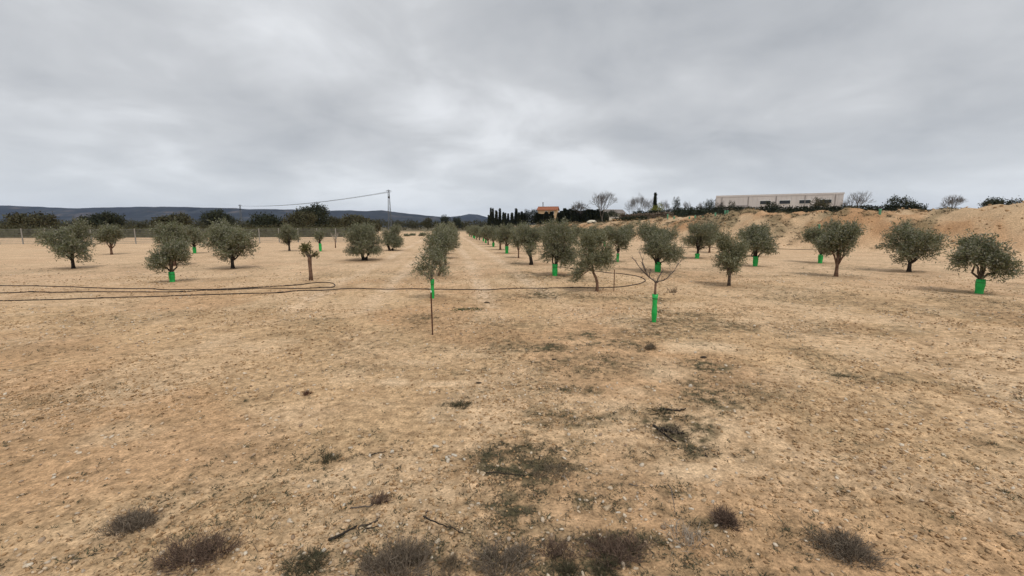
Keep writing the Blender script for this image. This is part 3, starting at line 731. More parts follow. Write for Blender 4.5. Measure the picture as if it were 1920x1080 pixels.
# ------------------------------------------------------------------ far woods, hedges and trees
def tree_cloud(name, rng, lumps, n, ll, material, parent, up=.3, core=True):
    p, d = crown_points(rng, lumps, n, up, .6, .30)
    v, f = leaves(rng, p, d, np.full(n, ll * 2.2), 5, ll, ll * .6, .7, .4)
    return obj(name, mesh_np(name, v, [f], material), parent)
def round_tree(name, label, cat, px, top, d, wpx, seed, material='dark_leaf', bark='dark_bark', group=None, n=900, ll=None, low=.12, flat=1.0, lumps_n=10):
    x, y = at(px, d), d; z = Z(x, y); H = high(top, d) - z; W = wpx / 811 * d
    rng = np.random.default_rng(seed)
    t = thing(name, label, cat, (x, y, z), 0, group)
    zb = H * low
    L = olive_lumps(rng, W, zb, H, lumps_n)
    mb = MB(); flared_trunk(mb, [(0,0,-.2),(0.02*H,0,zb*.6),(0,0,H*.55)], W*.05+.04, W*.02+.02, 7)
    for l in L: limb(mb, (0,0,zb+.15*H), l[:3], W*.02+.015, .01, rng, 4, 2)
    mb.build('trunk', M[bark], t)
    tree_cloud('crown', rng, L, n, ll or W*.045, M[material], t)
    return t
def treeline():
    rng = np.random.default_rng(5); V = []; F = []; off = 0
    for px in np.arange(-330, 925, 9.0):
        d = 205 + rng.random() * 26; wv = .5 + .5 * math.sin(px * .021) + rng.random() * .7
        ht = 4.3 + 1.1 * wv; x = at(px + rng.normal() * 3, d); w = 2.6 + 1.6 * rng.random()
        L = [(x + rng.normal() * .8, d + rng.normal() * .8, ht * (.28 + .4 * rng.random()), w * .6, w * .6, ht * .34) for _ in range(6)]
        p, dd = crown_points(rng, L, 230, .35, .6, .35)
        v, f = leaves(rng, p, dd, np.full(230, .8), 3, .46, .26, .7)
        V.append(v); F.append(f + off); off += len(v)
    o = obj('treeline', mesh_np('treeline', np.concatenate(V), [np.concatenate(F)], M['brown_leaf']), kind='stuff')
    tag(o, 'long band of brownish green scrub trees closing the far end of the field', 'treeline')
treeline()
BT = 'dark round trees behind the field'
for i, (px, top, d, w, m, lab) in enumerate([
    (592, 387, 92, 62, 'dark_leaf', 'tallest dark green tree behind the wire fence on the left'),
    (568, 400, 86, 60, 'brown_leaf', 'broad low brown green tree in front of the tallest dark tree'),
    (630, 411, 96, 40, 'brown_leaf', 'small dull brown tree just right of the tallest dark tree'),
    (676, 410.5, 112, 84, 'brown_leaf', 'wide olive brown tree seen above the large bushy olive'),
    (836, 404, 190, 24, 'dark_leaf', 'dark domed pine standing above the scrub band'),
    (859, 406, 196, 20, 'dark_leaf', 'smaller dark domed pine right of the first domed pine'),
    (803, 411.5, 185, 26, 'brown_leaf', 'low brown dome of a tree left of the domed pines'),
    (505, 402, 88, 60, 'dark_leaf', 'dark spreading tree behind the middle of the wire fence'),
    (418, 396, 98, 52, 'dark_leaf', 'tall dark tree with a rounded top behind the far pylon side of the fence'),
    (330, 406, 92, 70, 'brown_leaf', 'wide brown green tree low behind the fence'),
    (205, 399, 84, 62, 'dark_leaf', 'dark leafy tree with broad crown behind the left stretch of fence'),
    (70, 405, 90, 80, 'brown_leaf', 'brownish spreading tree at the far left end of the fence')]):
    round_tree('broadleaf_tree', lab, 'tree', px, top, d, w, 100 + i, m, group=BT, n=1500 if w > 30 else 800)
for i, (px, d, lab) in enumerate([(764, 78, 'low grey green bush at the far end of the left field'), (775, 84, 'second grey green bush beside the first at the field end'), (792, 80, 'small grey bush nearest the left olive row at the field end')]):
    round_tree('bush', lab, 'bush', px, 440 - i, d, 12 - i, 130 + i, 'olive_leaf', group='low bushes at the field end', n=260, ll=.12)

# cypresses: three prototypes, then copies
def cypress_meshes(seed, H=6.0, W=1.0, point=1.0):
    rng = np.random.default_rng(seed)
    n = 1500
    q = rng.random(n) ** .85; a = rng.random(n) * 2 * math.pi
    r = W / 2 * (np.clip(1 - q, 0, 1) ** (.55 * point)) * (.35 + .65 * np.clip(q / .12, 0, 1)) * (.82 + .32 * rng.random(n)) * (1 + .14 * np.sin(a * 3 + seed + q * 9))
    p = np.stack([r * np.cos(a), r * np.sin(a), .12 + q * (H - .35)], 1)
    d = unit(np.stack([np.cos(a) * .35, np.sin(a) * .35, np.full(n, 1.0)], 1) + rng.normal(size=(n, 3)) * .12)
    v, f = leaves(rng, p, d, np.full(n, .35), 3, .30, .11, .25, .2)
    m = 10; ks = np.linspace(0, 1, 9); cv = []; cf = []
    for k in ks:
        rr = W / 2 * .80 * ((1 - k) ** (.55 * point)) * (.35 + .65 * min(1, k / .12))
        for j in range(m): cv.append((rr * math.cos(2*math.pi*j/m), rr * math.sin(2*math.pi*j/m), .1 + k * (H - .5)))
    for i in range(8):
        for j in range(m): cf.append((i*m+j, i*m+(j+1) % m, (i+1)*m+(j+1) % m, (i+1)*m+j))
    crown = mesh_np('crown', np.concatenate([v, np.array(cv)]), [f, np.array(cf) + len(v)], M['cypress_leaf'])
    trunk = MB().tube([(0,0,-.3),(0,0,.5),(0,0,H*.6)], [.12,.10,.03], 6).mesh('trunk', M['dark_bark'])
    return crown, trunk
CY = [cypress_meshes(s, 6.0, 1.0, p) for s, p in ((1, 1.7), (2, 1.9), (3, 1.6), (4, 1.25))]
def cypress(px, top, d, wpx, k, label, group):
    x = at(px, d); z = Z(x, d); H = high(top, d) - z; W = wpx / 811 * d
    t = thing('cypress_tree', label, 'cypress', (x, d, z), (px * 1.7) % 6.28, group)
    s = obj('crown', CY[k][0], t); q = obj('trunk', CY[k][1], t)
    t.scale = (W, W, H / 6.0)
CYG = 'dark cypresses in the row left of the house'
slim = [(917, 405, 5), (921, 392.5, 4.6), (924.8, 393, 4.4), (931, 397, 6), (937.6, 393.5, 5.4), (944, 400, 5), (947.6, 401, 4.6), (952.8, 402, 5), (960, 400.5, 6), (967.8, 393, 6), (973, 400, 5.5), (978, 398, 6), (983, 401, 6)]
clab = ['short cypress at the open left end of the cypress row', 'left spire of the tall pair of cypresses at the left end', 'right spire of the tall pair of cypresses at the left end', 'middling cypress just right of the tall pair', 'tall slim cypress standing alone right of the pair', 'first of the low cypresses after the lone tall one', 'second of the low cypresses after the lone tall one', 'lowest dark cypress beside the dip in the row', 'cone shaped cypress between two dips in the row', 'tall pointed cypress near the middle of the row', 'low cypress just right of the pointed middle one', 'cypress before the rounded dark conifers', 'last cypress touching the rounded dark conifers']
for i, ((px, top, w), lab) in enumerate(zip(slim, clab)):
    cypress(px, top, 128 + (i * 7) % 5, w * 1.15, i % 3, lab, CYG)
for i, (px, top, w, lab) in enumerate([(989.5, 395, 17, 'lower rounded dark conifer left of the house'), (999, 391, 20, 'taller rounded dark conifer close to the left wall of the house')]):
    round_tree('conifer', lab, 'conifer', px, top, 133, w, 150 + i, 'cypress_leaf', group='rounded conifers by the house', n=1300, low=.02)
ORD = ['first', 'second', 'third', 'fourth', 'fifth', 'sixth', 'seventh', 'eighth', 'ninth', 'tenth', 'eleventh', 'twelfth', 'thirteenth', 'fourteenth', 'fifteenth', 'sixteenth']
hed = [(1006, 400), (1010.5, 402), (1015, 402.5), (1019.5, 402.5), (1023.5, 399), (1028, 402), (1033, 398.5), (1047, 400), (1051.5, 397), (1057.5, 392.5), (1062.5, 395), (1067.5, 393.5), (1072.5, 396), (1077.5, 395), (1083, 396.5), (1089, 397), (1094.5, 396), (1101, 394), (1107, 394.5), (1113, 395.5), (1119, 394), (1125, 397), (1132, 399)]
for i, (px, top) in enumerate(hed):
    left = px < 1040
    cypress(px, top, 126 + (i * 5) % 4, 9.6, 3 if i % 3 else 1, '%s dark hedge cypress from the left in front of the ochre house' % ORD[i] if left else '%s dark hedge cypress from the left in the screen right of the ochre house' % ORD[i - 7],
            'cypresses in front of the house' if left else 'cypresses in the screen right of the house')
cypress(1223.5, 365.5, 95, 7.5, 1, 'narrow tall cypress spire standing above the trimmed hedge', None)

# bare winter trees
def bare_tree(label, px, top, d, wpx, seed, fork=.3, depth=6, spread=.62, r0=.17, group=None, name='bare_tree', stems=1, material='grey_twig', kids=3):
    x = at(px, d); z = Z(x, d); H = high(top, d) - z; W = wpx / 811 * d
    rg = random.Random(seed)
    t = thing(name, label, 'tree', (x, d, z), 0, group)
    trunk = MB(); br = MB(); ends = []
    def grow(p, dr, ln, r, k):
        q = []
        for i in range(3):
            f = i / 2; q.append(p + dr * ln * f + Vector((rg.gauss(0, 1), rg.gauss(0, 1), 0)) * ln * .035 * (1 if i else 0))
        (trunk if k == depth else br).tube(q, [r, r * .86, r * .70], 6 if k > depth - 2 else (4 if k > 2 else 3), False)
        if k == 0: ends.append(q[-1]); return
        n = kids if k > 1 else 3
        ph = rg.random() * 6.28
        for j in range(n):
            a_ = dr.cross(Vector((.3, 1, .1))).normalized(); b_ = dr.cross(a_); w_ = ph + 6.283 * j / n + rg.gauss(0, .3)
            axis = a_ * math.cos(w_) + b_ * math.sin(w_)
            nd = (dr + axis * spread * (1.5 if k == depth else 1.0) * (.7 + .6 * rg.random()) + Vector((0, 0, .16))).normalized()
            grow(q[-1] if j != 1 else q[0] + (q[-1] - q[0]) * (.55 + .3 * rg.random()), nd, ln * (.70 + .24 * rg.random()) * (1.25 if k == depth else 1), max(r * .60, .019), k - 1)
    for s in range(stems):
        o = Vector((rg.gauss(0, .12), rg.gauss(0, .12), -.2)) if stems > 1 else Vector((0, 0, -.2))
        dr = Vector((rg.gauss(0, .25), rg.gauss(0, .25), 1)).normalized() if stems > 1 else Vector((rg.gauss(0, .04), 0, 1)).normalized()
        grow(o, dr, fork, r0, depth)
    allz = [v for v in br.v]; mz = max(v.z for v in allz); mx = max(v.x for v in allz) - min(v.x for v in allz)
    cx = (max(v.x for v in allz) + min(v.x for v in allz)) / 2
    for m in (trunk, br):
        for i, v in enumerate(m.v):
            k = min(1, max(0, v.z / (mz * .3)))
            m.v[i] = Vector(((v.x - cx * k) * W / mx, v.y * W / mx, v.z * H / mz))
    trunk.build('trunk', M[material], t); br.build('crown', M[material], t)
    return t
bare_tree('large bare tree with fanned crown behind the cypress screen', 1128, 357.5, 112, 52, 31, fork=1.6, spread=.42, r0=.22, group='bare winter trees')
bare_tree('low rounded bare tree just behind the right end of the cypress screen', 1084, 376, 128, 42, 32, fork=.9, spread=.5, r0=.14, group='bare winter trees')
bare_tree('pale bare tree, left one of the loose clump of three', 1179, 368, 124, 26, 33, fork=1.6, spread=.42, r0=.12, depth=6, group='bare winter trees')
bare_tree('pale bare tree, tallest in the loose clump of three', 1196, 361, 122, 34, 34, fork=1.7, spread=.42, r0=.13, depth=6, group='bare winter trees')
bare_tree('pale bare tree, right one of the loose clump of three', 1211, 370, 120, 24, 35, fork=1.5, spread=.42, r0=.11, depth=6, group='bare winter trees')
bare_tree('thin faint bare tree between the narrow spire and the dark vase shaped tree', 1242, 374, 100, 20, 36, fork=.9, spread=.45, r0=.05, depth=5, group='bare winter trees')
bare_tree('small faint bare tree beside the low round dark tree', 1282, 377, 98, 18, 37, fork=.9, spread=.45, r0=.045, depth=5, group='bare winter trees')
bare_tree('small bare tree left of the large dark bush', 1306, 379, 98, 16, 38, fork=.9, spread=.45, r0=.045, depth=5, group='bare winter trees')
bare_tree('bare twiggy shrub in front of the warehouse', 1346, 377, 84, 26, 39, fork=.7, spread=.7, r0=.06, depth=5, stems=3, group='bare winter trees', name='bare_shrub')
bare_tree('tall bare tree beyond the right end of the warehouse', 1590, 360, 96, 56, 40, fork=1.5, spread=.42, r0=.2, group='bare winter trees')
bare_tree('bare tree rising over the hedge at the far right', 1770, 366, 90, 44, 42, fork=1.4, spread=.42, r0=.16, group='bare winter trees')
for i, (px, top, d, w, m, lab, nm) in enumerate([
    (1139, 397.5, 104, 24, 'dark_leaf', 'left dark shrub in front of the low far house', 'shrub'),
    (1155, 398.5, 102, 24, 'dark_leaf', 'right dark shrub in front of the low far house', 'shrub'),
    (1227, 381.5, 92, 30, 'yellow_leaf', 'yellow green shrub at the foot of the narrow spire', 'shrub'),
    (1216, 388, 94, 8, 'dark_leaf', 'small dark conifer left of the yellow green shrub', 'conifer'),
    (1193, 392.5, 110, 13, 'cypress_leaf', 'low dark shrub under the clump of bare trees', 'shrub'),
    (1251, 388, 96, 16, 'brown_leaf', 'reddish brown bush left of the dark vase shaped tree', 'shrub'),
    (1263, 374.5, 90, 20, 'dark_leaf', 'dark vase shaped tree above the trimmed hedge', 'broadleaf_tree'),
    (1290, 386.5, 92, 14, 'dark_leaf', 'small round dark tree above the trimmed hedge', 'broadleaf_tree'),
    (1323, 374, 82, 27, 'dark_leaf', 'large dark spiky bush left of the warehouse', 'shrub'),
    (1366, 379, 80, 18, 'dark_leaf', 'dark bush against the middle of the warehouse', 'shrub'),
    (1440, 376, 80, 34, 'dark_leaf', 'broad dark bush against the right part of the warehouse', 'shrub'),
    (1530, 374, 82, 36, 'brown_leaf', 'brown green tree just right of the warehouse', 'broadleaf_tree'),
    (1680, 372, 76, 50, 'dark_leaf', 'dark broad tree between the two bare trees on the right', 'broadleaf_tree'),
    (1860, 374, 72, 54, 'dark_leaf', 'dark broad tree at the far right edge of the rise', 'broadleaf_tree')]):
    round_tree(nm, lab, 'tree' if 'tree' in nm else nm, px, top, d, w, 170 + i, m, group='garden trees and shrubs on the rise', n=700, low=.04)
def hedge(name, label, x0p, x1p, d0, d1, top0, top1, seed, material, cat='hedge', thick=1.0, n_per=95):
    rng = np.random.default_rng(seed)
    xa, xb = at(x0p, d0), at(x1p, d1)
    n = int(math.hypot(xb-xa, d1-d0) * n_per)
    q = rng.random(n); x = xa + (xb-xa)*q; y = d0 + (d1-d0)*q + rng.uniform(-thick/2, thick/2, n)
    topz = np.array([high(top0 + (top1-top0)*k, d0 + (d1-d0)*k) for k in q]) + .22*(fbm(x, y, 1.6, 2, seed)-.5)
    base = macro(x, y)
    z = base + (topz - base) * rng.random(n) ** .6
    d = unit(np.stack([rng.normal(size=n)*.5, -np.abs(rng.normal(size=n)), np.full(n, .9)], 1))
    v, f = leaves(rng, np.stack([x, y, z], 1), d, np.full(n, .3), 4, .24, .13, .6)
    # woody body behind the leaves
    k = 40; cv = []; cf = []
    for i in range(k+1):
        t = i/k; px_, py_ = xa+(xb-xa)*t, d0+(d1-d0)*t; b = float(macro(np.array([px_]), np.array([py_]))[0]); tz = high(top0+(top1-top0)*t, py_) - .18
        for yy in (-thick*.4, thick*.4): cv += [(px_, py_+yy, b-.2), (px_, py_+yy, tz)]
    for i in range(k):
        a = 4*i
        cf += [(a, a+4, a+5, a+1), (a+2, a+3, a+7, a+6), (a+1, a+5, a+7, a+3)]
    cf += [(0, 1, 3, 2), (4*k, 4*k+2, 4*k+3, 4*k+1)]
    o = obj(name, mesh_np(name, np.concatenate([v, np.array(cv)]), [f, np.array(cf)+len(v)], M[material]))
    return tag(o, label, cat)
hedge('hedge', 'dark trimmed evergreen hedge along the top of the earth bank', 1256, 1720, 76, 58, 392.5, 389, 201, 'cypress_leaf')
hedge('hedge', 'lower thin dark hedge left of the trimmed one', 1184, 1254, 84, 79, 399.5, 396.5, 202, 'cypress_leaf')
hedge('brush_bank', 'band of grey dry brush below the lower hedge', 1160, 1256, 80, 74, 405, 401.5, 203, 'shrub_grey', 'brush', 1.4, 130)
hedge('brush_bank', 'dark leafy strip put in as shade in the dip of the earth bank', 1148, 1206, 74, 66, 415, 408.5, 204, 'dark_leaf', 'shade strip', 1.6, 110)  # dark foliage added where only a strip of shade lies
hedge('brush_bank', 'brown scrub along the ground behind the wire fence', -200, 646, 66, 74, 427, 424, 205, 'brown_leaf', 'scrub', 2.5, 60)
# pale boulder on the crest
def boulder():
    d = 80.0; x = at(1108, d); rng = np.random.default_rng(3)
    v, f = ico(2); v = v * (1 + .30 * (rng.random((len(v), 1)) - .5)) * np.array([.95, .6, .42])
    o = obj('boulder', mesh_np('boulder', v, [f], M['cream']), None, (x, d, Z(x, d) + .15))
    tag(o, 'pale flat topped boulder lying on the crest of the bank', 'boulder')
def ico(sub):
    import bmesh
    bm = bmesh.new(); bmesh.ops.create_icosphere(bm, subdivisions=sub, radius=1.0)
    v = np.array([p.co[:] for p in bm.verts]); f = np.array([[q.index for q in p.verts] for p in bm.faces]); bm.free()
    return v, f
boulder()
# young trees in pale green guards along the crest
YG = 'young trees in guards on the bank'
ylab = ['first sapling in a pale green guard at the left end of the bank crest', 'greyish guarded sapling second along the bank crest', 'third guarded sapling, under the low round dark tree', 'fourth guarded sapling, short green sleeve below the hedge', 'low guarded sapling left of the large dark bush', 'taller guarded sapling below the left edge of the warehouse', 'guarded sapling, left of the close pair on the crest', 'guarded sapling, right of the close pair on the crest', 'guarded sapling on the crest right of the close pair', 'guarded sapling on the crest midway to the right end', 'last guarded sapling toward the right end of the crest']
for (px, hpx), lab in zip([(1248, 10.5), (1260, 9), (1288.5, 7.5), (1299, 7), (1313, 6), (1336, 9), (1354, 9.5), (1358.5, 7), (1430, 10), (1530, 11), (1640, 12)], ylab):
    k = (px - 960) / 811; d = 32.9 / (k + .235) if px < 1370 else 38 - (px - 1370) * .018; x = k * d
    h = hpx / 811 * d
    t = thing('sapling', lab, 'sapling', (x, d, Z(x, d) - .03), 0, YG)
    tree_guard_mesh(h * .85, .085, px).build('tree_guard', M['pale_guard'], t, True)
    mb = MB(); rg = random.Random(px); mb.tube([(0,0,-.05),(.01,0,h*.8),(.03,.01,h*1.15)], [.02,.015,.008], 5)
    for _ in range(5): mb.tube([(.01,0,h*.85),(rg.uniform(-.18,.18), rg.uniform(-.1,.1), h*(1.0+.25*rg.random()))], [.008,.004], 4)
    mb.build('trunk', M['twig'], t)
# ------------------------------------------------------------------ the orchard
# front olive of the left row: thin, loose, in a tall sleeve
make_olive('sparse young olive in a tall green sleeve right behind the metal stake', OLIVES_LEFT, -1.92, 10.33, .9, .52, 1.34, 301, guard=.50, trunk_r=.020, n=190, k=20, ll=.058, lw=.014, tm='twig',
           lumps=[(-.12, 0, .82, .28, .24, .22), (.10, .05, .95, .24, .24, .26), (-.30, 0, .70, .20, .18, .15), (.27, 0, .68, .19, .18, .17), (.0, -.1, .62, .22, .2, .14), (.14, .05, 1.16, .15, .15, .16), (-.20, .05, 1.0, .14, .14, .14)], sl=.24)
make_olive('olive second from the front in the left row, leaning out of the first crown', OLIVES_LEFT, -2.62, 15.2, 1.20, .46, 1.54, 302, trunk_r=.045, n=560, tm='red_bark', bend=.12)
make_olive('olive third from the front in the left row, its top level with the horizon', OLIVES_LEFT, -3.02, 19.5, 1.35, .48, 1.74, 303, trunk_r=.045, n=560, tm='bark')
# front olive of the right row: bent trunk, lopsided crown
R1L = [(-.05, 0, .92, .36, .34, .30), (-.28, -.05, .72, .26, .24, .20), (-.48, 0, .52, .20, .18, .17), (-.52, 0, .38, .10, .10, .12), (.20, 0, .85, .26, .25, .26), (.30, .05, 1.06, .18, .18, .22), (-.12, .05, 1.26, .28, .26, .26), (-.36, 0, 1.10, .20, .2, .26), (.10, 0, 1.40, .16, .16, .20), (-.30, 0, 1.42, .15, .15, .18)]
def bent_olive():
    x, y = 2.25, 11.48; rng = np.random.default_rng(305)
    t = thing('olive_tree', 'lopsided olive with bare reddish bent trunk in the right row', 'tree', (x, y, Z(x, y) - .01), 0, OLIVES_RIGHT)
    mb = MB(); pts = [(.02,0,-.05), (.035,0,.10), (.03,0,.24), (-.01,0,.38), (-.075,0,.50), (-.10,0,.62), (-.11,0,.78)]
    mb.tube(pts, [.052,.040,.037,.035,.032,.028,.022], 10)
    for i, l in enumerate(R1L): limb(mb, pts[-1] if l[2] > .7 else pts[-2], l[:3], .017, .005, rng, 5, 4, .07)
    mb.build('trunk', M['red_bark'], t, True)
    foliage('crown', rng, R1L, 620, 20, .058, .015, .26, M['olive_leaf_green'], t, up=.4)
bent_olive()
make_olive('broad olive in a short bright green sleeve, left of the bent trunk olive', OLIVES_RIGHT, 1.50, 15.05, 1.80, .38, 1.76, 306, guard=.46, trunk_r=.062, n=950, lean=(.08, 0), tm='dark_bark')
make_olive('olive with a thick blackish trunk in the right row', OLIVES_RIGHT, .87, 19.57, 1.55, .44, 1.78, 307, trunk_r=.085, n=800, tm='dark_bark', lean=(-.15, 0))
make_olive('slim small olive on a thin reddish trunk behind the thick trunk olive', OLIVES_RIGHT, .36, 24.0, 1.0, .52, 1.60, 308, trunk_r=.04, n=420, tm='red_bark')
make_olive('olive in a green sleeve past the slim one, farther along the right row', OLIVES_RIGHT, -.34, 27.9, 1.5, .55, 1.80, 309, guard=.50, trunk_r=.07, n=520, ll=.075, lw=.021)
make_olive('olive with a brown unsleeved trunk just left of the farther sleeved olive', OLIVES_RIGHT, -.88, 32.4, 1.55, .55, 1.75, 310, trunk_r=.08, n=480, tm='red_bark', ll=.08, lw=.022)
make_olive('olive with a faint green sleeve where the right row begins to merge', OLIVES_RIGHT, -1.62, 37.8, 1.65, .5, 1.72, 311, guard=.4, trunk_r=.07, n=420, ll=.09, lw=.025)
# second row to the right
make_olive('olive with low drooping crown, front tree of the second row right of the peach tree', 'olive trees in the second row to the right', 6.35, 12.55, 1.15, .40, 1.56, 312, trunk_r=.05, n=640, tm='bark', leaf='olive_leaf_green')
make_olive('wide round olive in a green sleeve directly behind the bare peach tree', 'olive trees in the second row to the right', 5.52, 16.31, 2.05, .40, 1.80, 313, guard=.42, trunk_r=.075, n=1250, tm='dark_bark')
make_olive('olive on a slender dark trunk in a long green sleeve, behind the short stake', 'olive trees in the second row to the right', 5.23, 21.4, 1.55, .60, 1.74, 314, guard=.44, trunk_r=.045, n=640, tm='dark_bark', ll=.068, lw=.019)
# third row
make_olive('broad olive with dark trunk and green patch at its foot, third row to the right', 'olive trees in the third row to the right', 9.93, 23.2, 1.95, .48, 1.78, 315, guard=.30, trunk_r=.075, n=900, tm='dark_bark', ll=.07, lw=.02, lean=(.1, 0))
# the two old many stemmed olives and their neighbours in the left field
BUSHY = olive_lumps(np.random.default_rng(316), 2.0, .30, 1.72, 9) + [(.62 * math.cos(a), .6 * math.sin(a), .52, .36, .34, .24) for a in np.arange(0, 6.2, .78)]
make_olive('large bushy old olive with a blackish split trunk in the left field', OLIVES_FIELD, -7.55, 22.1, 2.1, .14, 1.74, 316, lumps=BUSHY, trunk_r=.085, n=1500, tm='dark_bark', stems=3, ll=.07, lw=.02)
make_olive('old olive on a dark V shaped trunk behind the large bushy one', OLIVES_FIELD, -8.65, 31.0, 1.85, .24, 1.68, 317, trunk_r=.10, n=800, tm='dark_bark', stems=2, ll=.085, lw=.024, lean=(.15, 0))
make_olive('little olive in a green sleeve in front of the wire fence', OLIVES_FIELD, -13.12, 29.7, .72, .62, 1.34, 318, guard=.55, trunk_r=.06, n=230, ll=.075, lw=.022, tm='dark_bark')
make_olive('dark olive near the wire fence, just left of the little sleeved olive', OLIVES_FIELD, -15.4, 30.0, 1.5, .45, 1.68, 319, trunk_r=.07, n=620, ll=.08, lw=.022, tm='dark_bark')

# farther trees and the ones outside the photograph's strip: copies of four prototypes
PROTO = []
for i, (W, zb, zt, tm, gd) in enumerate([(1.6, .48, 1.76, 'red_bark', 0), (1.75, .42, 1.78, 'dark_bark', 0), (1.5, .52, 1.72, 'bark', .42), (1.8, .42, 1.80, 'dark_bark', .45)]):
    PROTO.append((W, zb, zt, tm, gd))
made = {}
def far_olive(x, y, k, label, group, s=1.0, rz=0.0):
    if k not in made:
        W, zb, zt, tm, gd = PROTO[k]
        made[k] = make_olive(label, group, x, y, W, zb, zt, 340 + k, guard=gd, trunk_r=.065, n=620, k=18, ll=.085, lw=.024, tm=tm)
        t = made[k]
    else:
        t = copy_tree(made[k], (x, y, Z(x, y) - .01), label=label, group=group)
    t.rotation_euler = (0, 0, rz); t.scale = (s, s, .97 + .06 * ((k * 7 + int(y)) % 5) / 4 if s > .9 else s)
    return t
rg = random.Random(8)
lab_r = '%s olive past the faint sleeved one in the merging far right row'
for i, d in enumerate(np.arange(41.8, 82, 4.05)):
    far_olive(-1.62 - .149 * (d - 37.8) + rg.uniform(-.15, .15), d, (i * 3) % 4 if i != 3 else 1, lab_r % ORD[i], 'far olives of the right row', .92 + .16 * rg.random(), rg.random() * 6)
lab_l = '%s olive behind the front three of the left row'
for i, d in enumerate(np.arange(23.6, 50, 4.05)):
    far_olive(-3.02 - .150 * (d - 19.5) + rg.uniform(-.12, .12), d, (i * 2 + 1) % 2, lab_l % ORD[i], 'far olives of the left row', .9 + .12 * rg.random(), rg.random() * 6)
lab_q = '%s olive along the second row beyond the long sleeved slender one'
for i, d in enumerate(np.arange(25.5, 62, 4.05)):
    far_olive(4.55 - .149 * (d - 25.5) + rg.uniform(-.15, .15), d, (i + 2) % 4, lab_q % ORD[i], 'far olives of the second row', .92 + .14 * rg.random(), rg.random() * 6)
lab_t = '%s olive below the earth bank, behind the broad one of the third row'
for i, d in enumerate([28.0, 33.25, 37.3, 41.4, 45.5]):
    far_olive(9.35 - .149 * (d - 28.0) + rg.uniform(-.15, .15) + (.2 if i == 1 else 0), d, (i * 3 + 1) % 4, lab_t % ORD[i], 'far olives of the third row', .92 + .12 * rg.random(), rg.random() * 6)
for x, y, k, s, lab in [
    (10.6, 18.8, 3, 1.05, 'sleeved olive nearer than the broad one in the third row'),
    (11.15, 14.8, 0, .95, 'olive with reddish trunk near the front of the third row'),
    (11.9, 10.9, 2, .9, 'front olive of the third row, small with a green sleeve'),
    (13.3, 29.2, 0, 1.0, 'olive of the fourth row close under the bank'),
    (14.0, 25.0, 1, 1.05, 'dark trunked olive of the fourth row'),
    (14.7, 20.6, 2, 1.0, 'sleeved olive in the middle of the fourth row'),
    (15.3, 16.6, 1, 1.1, 'wide olive near the front of the fourth row'),
    (-11.4, 17.6, 1, 1.1, 'bushy olive left of the pruned tree'),
    (-10.6, 13.4, 2, .8, 'small sleeved olive left of the hose loop'),
    (-14.8, 18.9, 0, 1.0, 'olive with reddish trunk in the far left field'),
    (-16.6, 25.6, 1, 1.15, 'full dark olive before the fence in the left field'),
    (-20.5, 28.0, 3, 1.0, 'sleeved olive close to the wire fence'),
    (-24.5, 26.5, 0, 1.05, 'leftmost reddish trunk olive near the fence'),
    (-17.8, 17.5, 1, 1.0, 'olive nearest the left end of the field')]:
    far_olive(x, y, k, lab, 'olives in the outer rows', s, rg.random() * 6)

# ------------------------------------------------------------------ bare peach tree in its sleeve
def peach():
    x, y = 2.51, 7.49; u = .0094
    t = thing('peach_tree', 'leafless young peach tree in a tall bright green sleeve', 'tree', (x, y, Z(x, y) - .01))
    def P(l): return [((a-1226)*u, c*u, (607-b)*u) for a, b, c in l]
    MB().tube(P([(1226,610,0),(1226,580,0),(1225.6,545,0),(1226,531,0)]), [.026,.022,.019,.018], 10).build('trunk', M['red_bark'], t, True)
    BR = [([(1226,533,0),(1223,528,-1),(1217,524,-2),(1211,520,-3),(1206,512,-3),(1201,501,-2),(1198,494,-2)], .0145, .006),
          ([(1212,520.5,-3),(1207,516,-1),(1200,508,2),(1193,500,3),(1187,491,4),(1182,485,4)], .010, .004),
          ([(1206,512,-3),(1203,503,-6),(1199,496,-8),(1196,487,-9),(1192,478,-9)], .009, .003),
          ([(1226,532,0),(1229,528,2),(1233,520,4),(1238,513,5),(1241,508,6)], .0105, .004),
          ([(1227,532,0),(1231,528.5,-2),(1238,527,-4),(1244,523,-5),(1249,517,-6),(1255,511,-6)], .012, .005),
          ([(1249,517,-6),(1255,512,-5),(1260,503,-5),(1264,497,-5),(1269,491,-5)], .006, .0025),
          ([(1213,521,-3),(1212,513,-4),(1215,506,-4)], .008, .004)]
    rg = random.Random(4)
    for pts, a, b in BR:
        q = P(pts); mb = MB(); n = len(q); mb.tube(q, [a+(b-a)*i/(n-1) for i in range(n)], 7)
        for i in range(1, n):                                    # short spurs and twigs
            for _ in range(4):
                f = rg.random(); p = Vector(q[i-1]).lerp(Vector(q[i]), f); d = (Vector(q[i])-Vector(q[i-1])).normalized()
                e = p + (d*.7 + Vector((rg.gauss(0,.7), rg.gauss(0,.7), .5+rg.gauss(0,.4)))).normalized() * rg.uniform(.025, .12)
                mb.tube([p, p.lerp(e, .5)+Vector((0,0,.006)), e], [.0035,.0025,.0012], 4, False)
        mb.build('branch', M['twig'], t, True)
    g = tree_guard_mesh(.525, .043, 5).build('tree_guard', M['guard'], t, True)
    guard_tie(g, .43, .045)
peach()
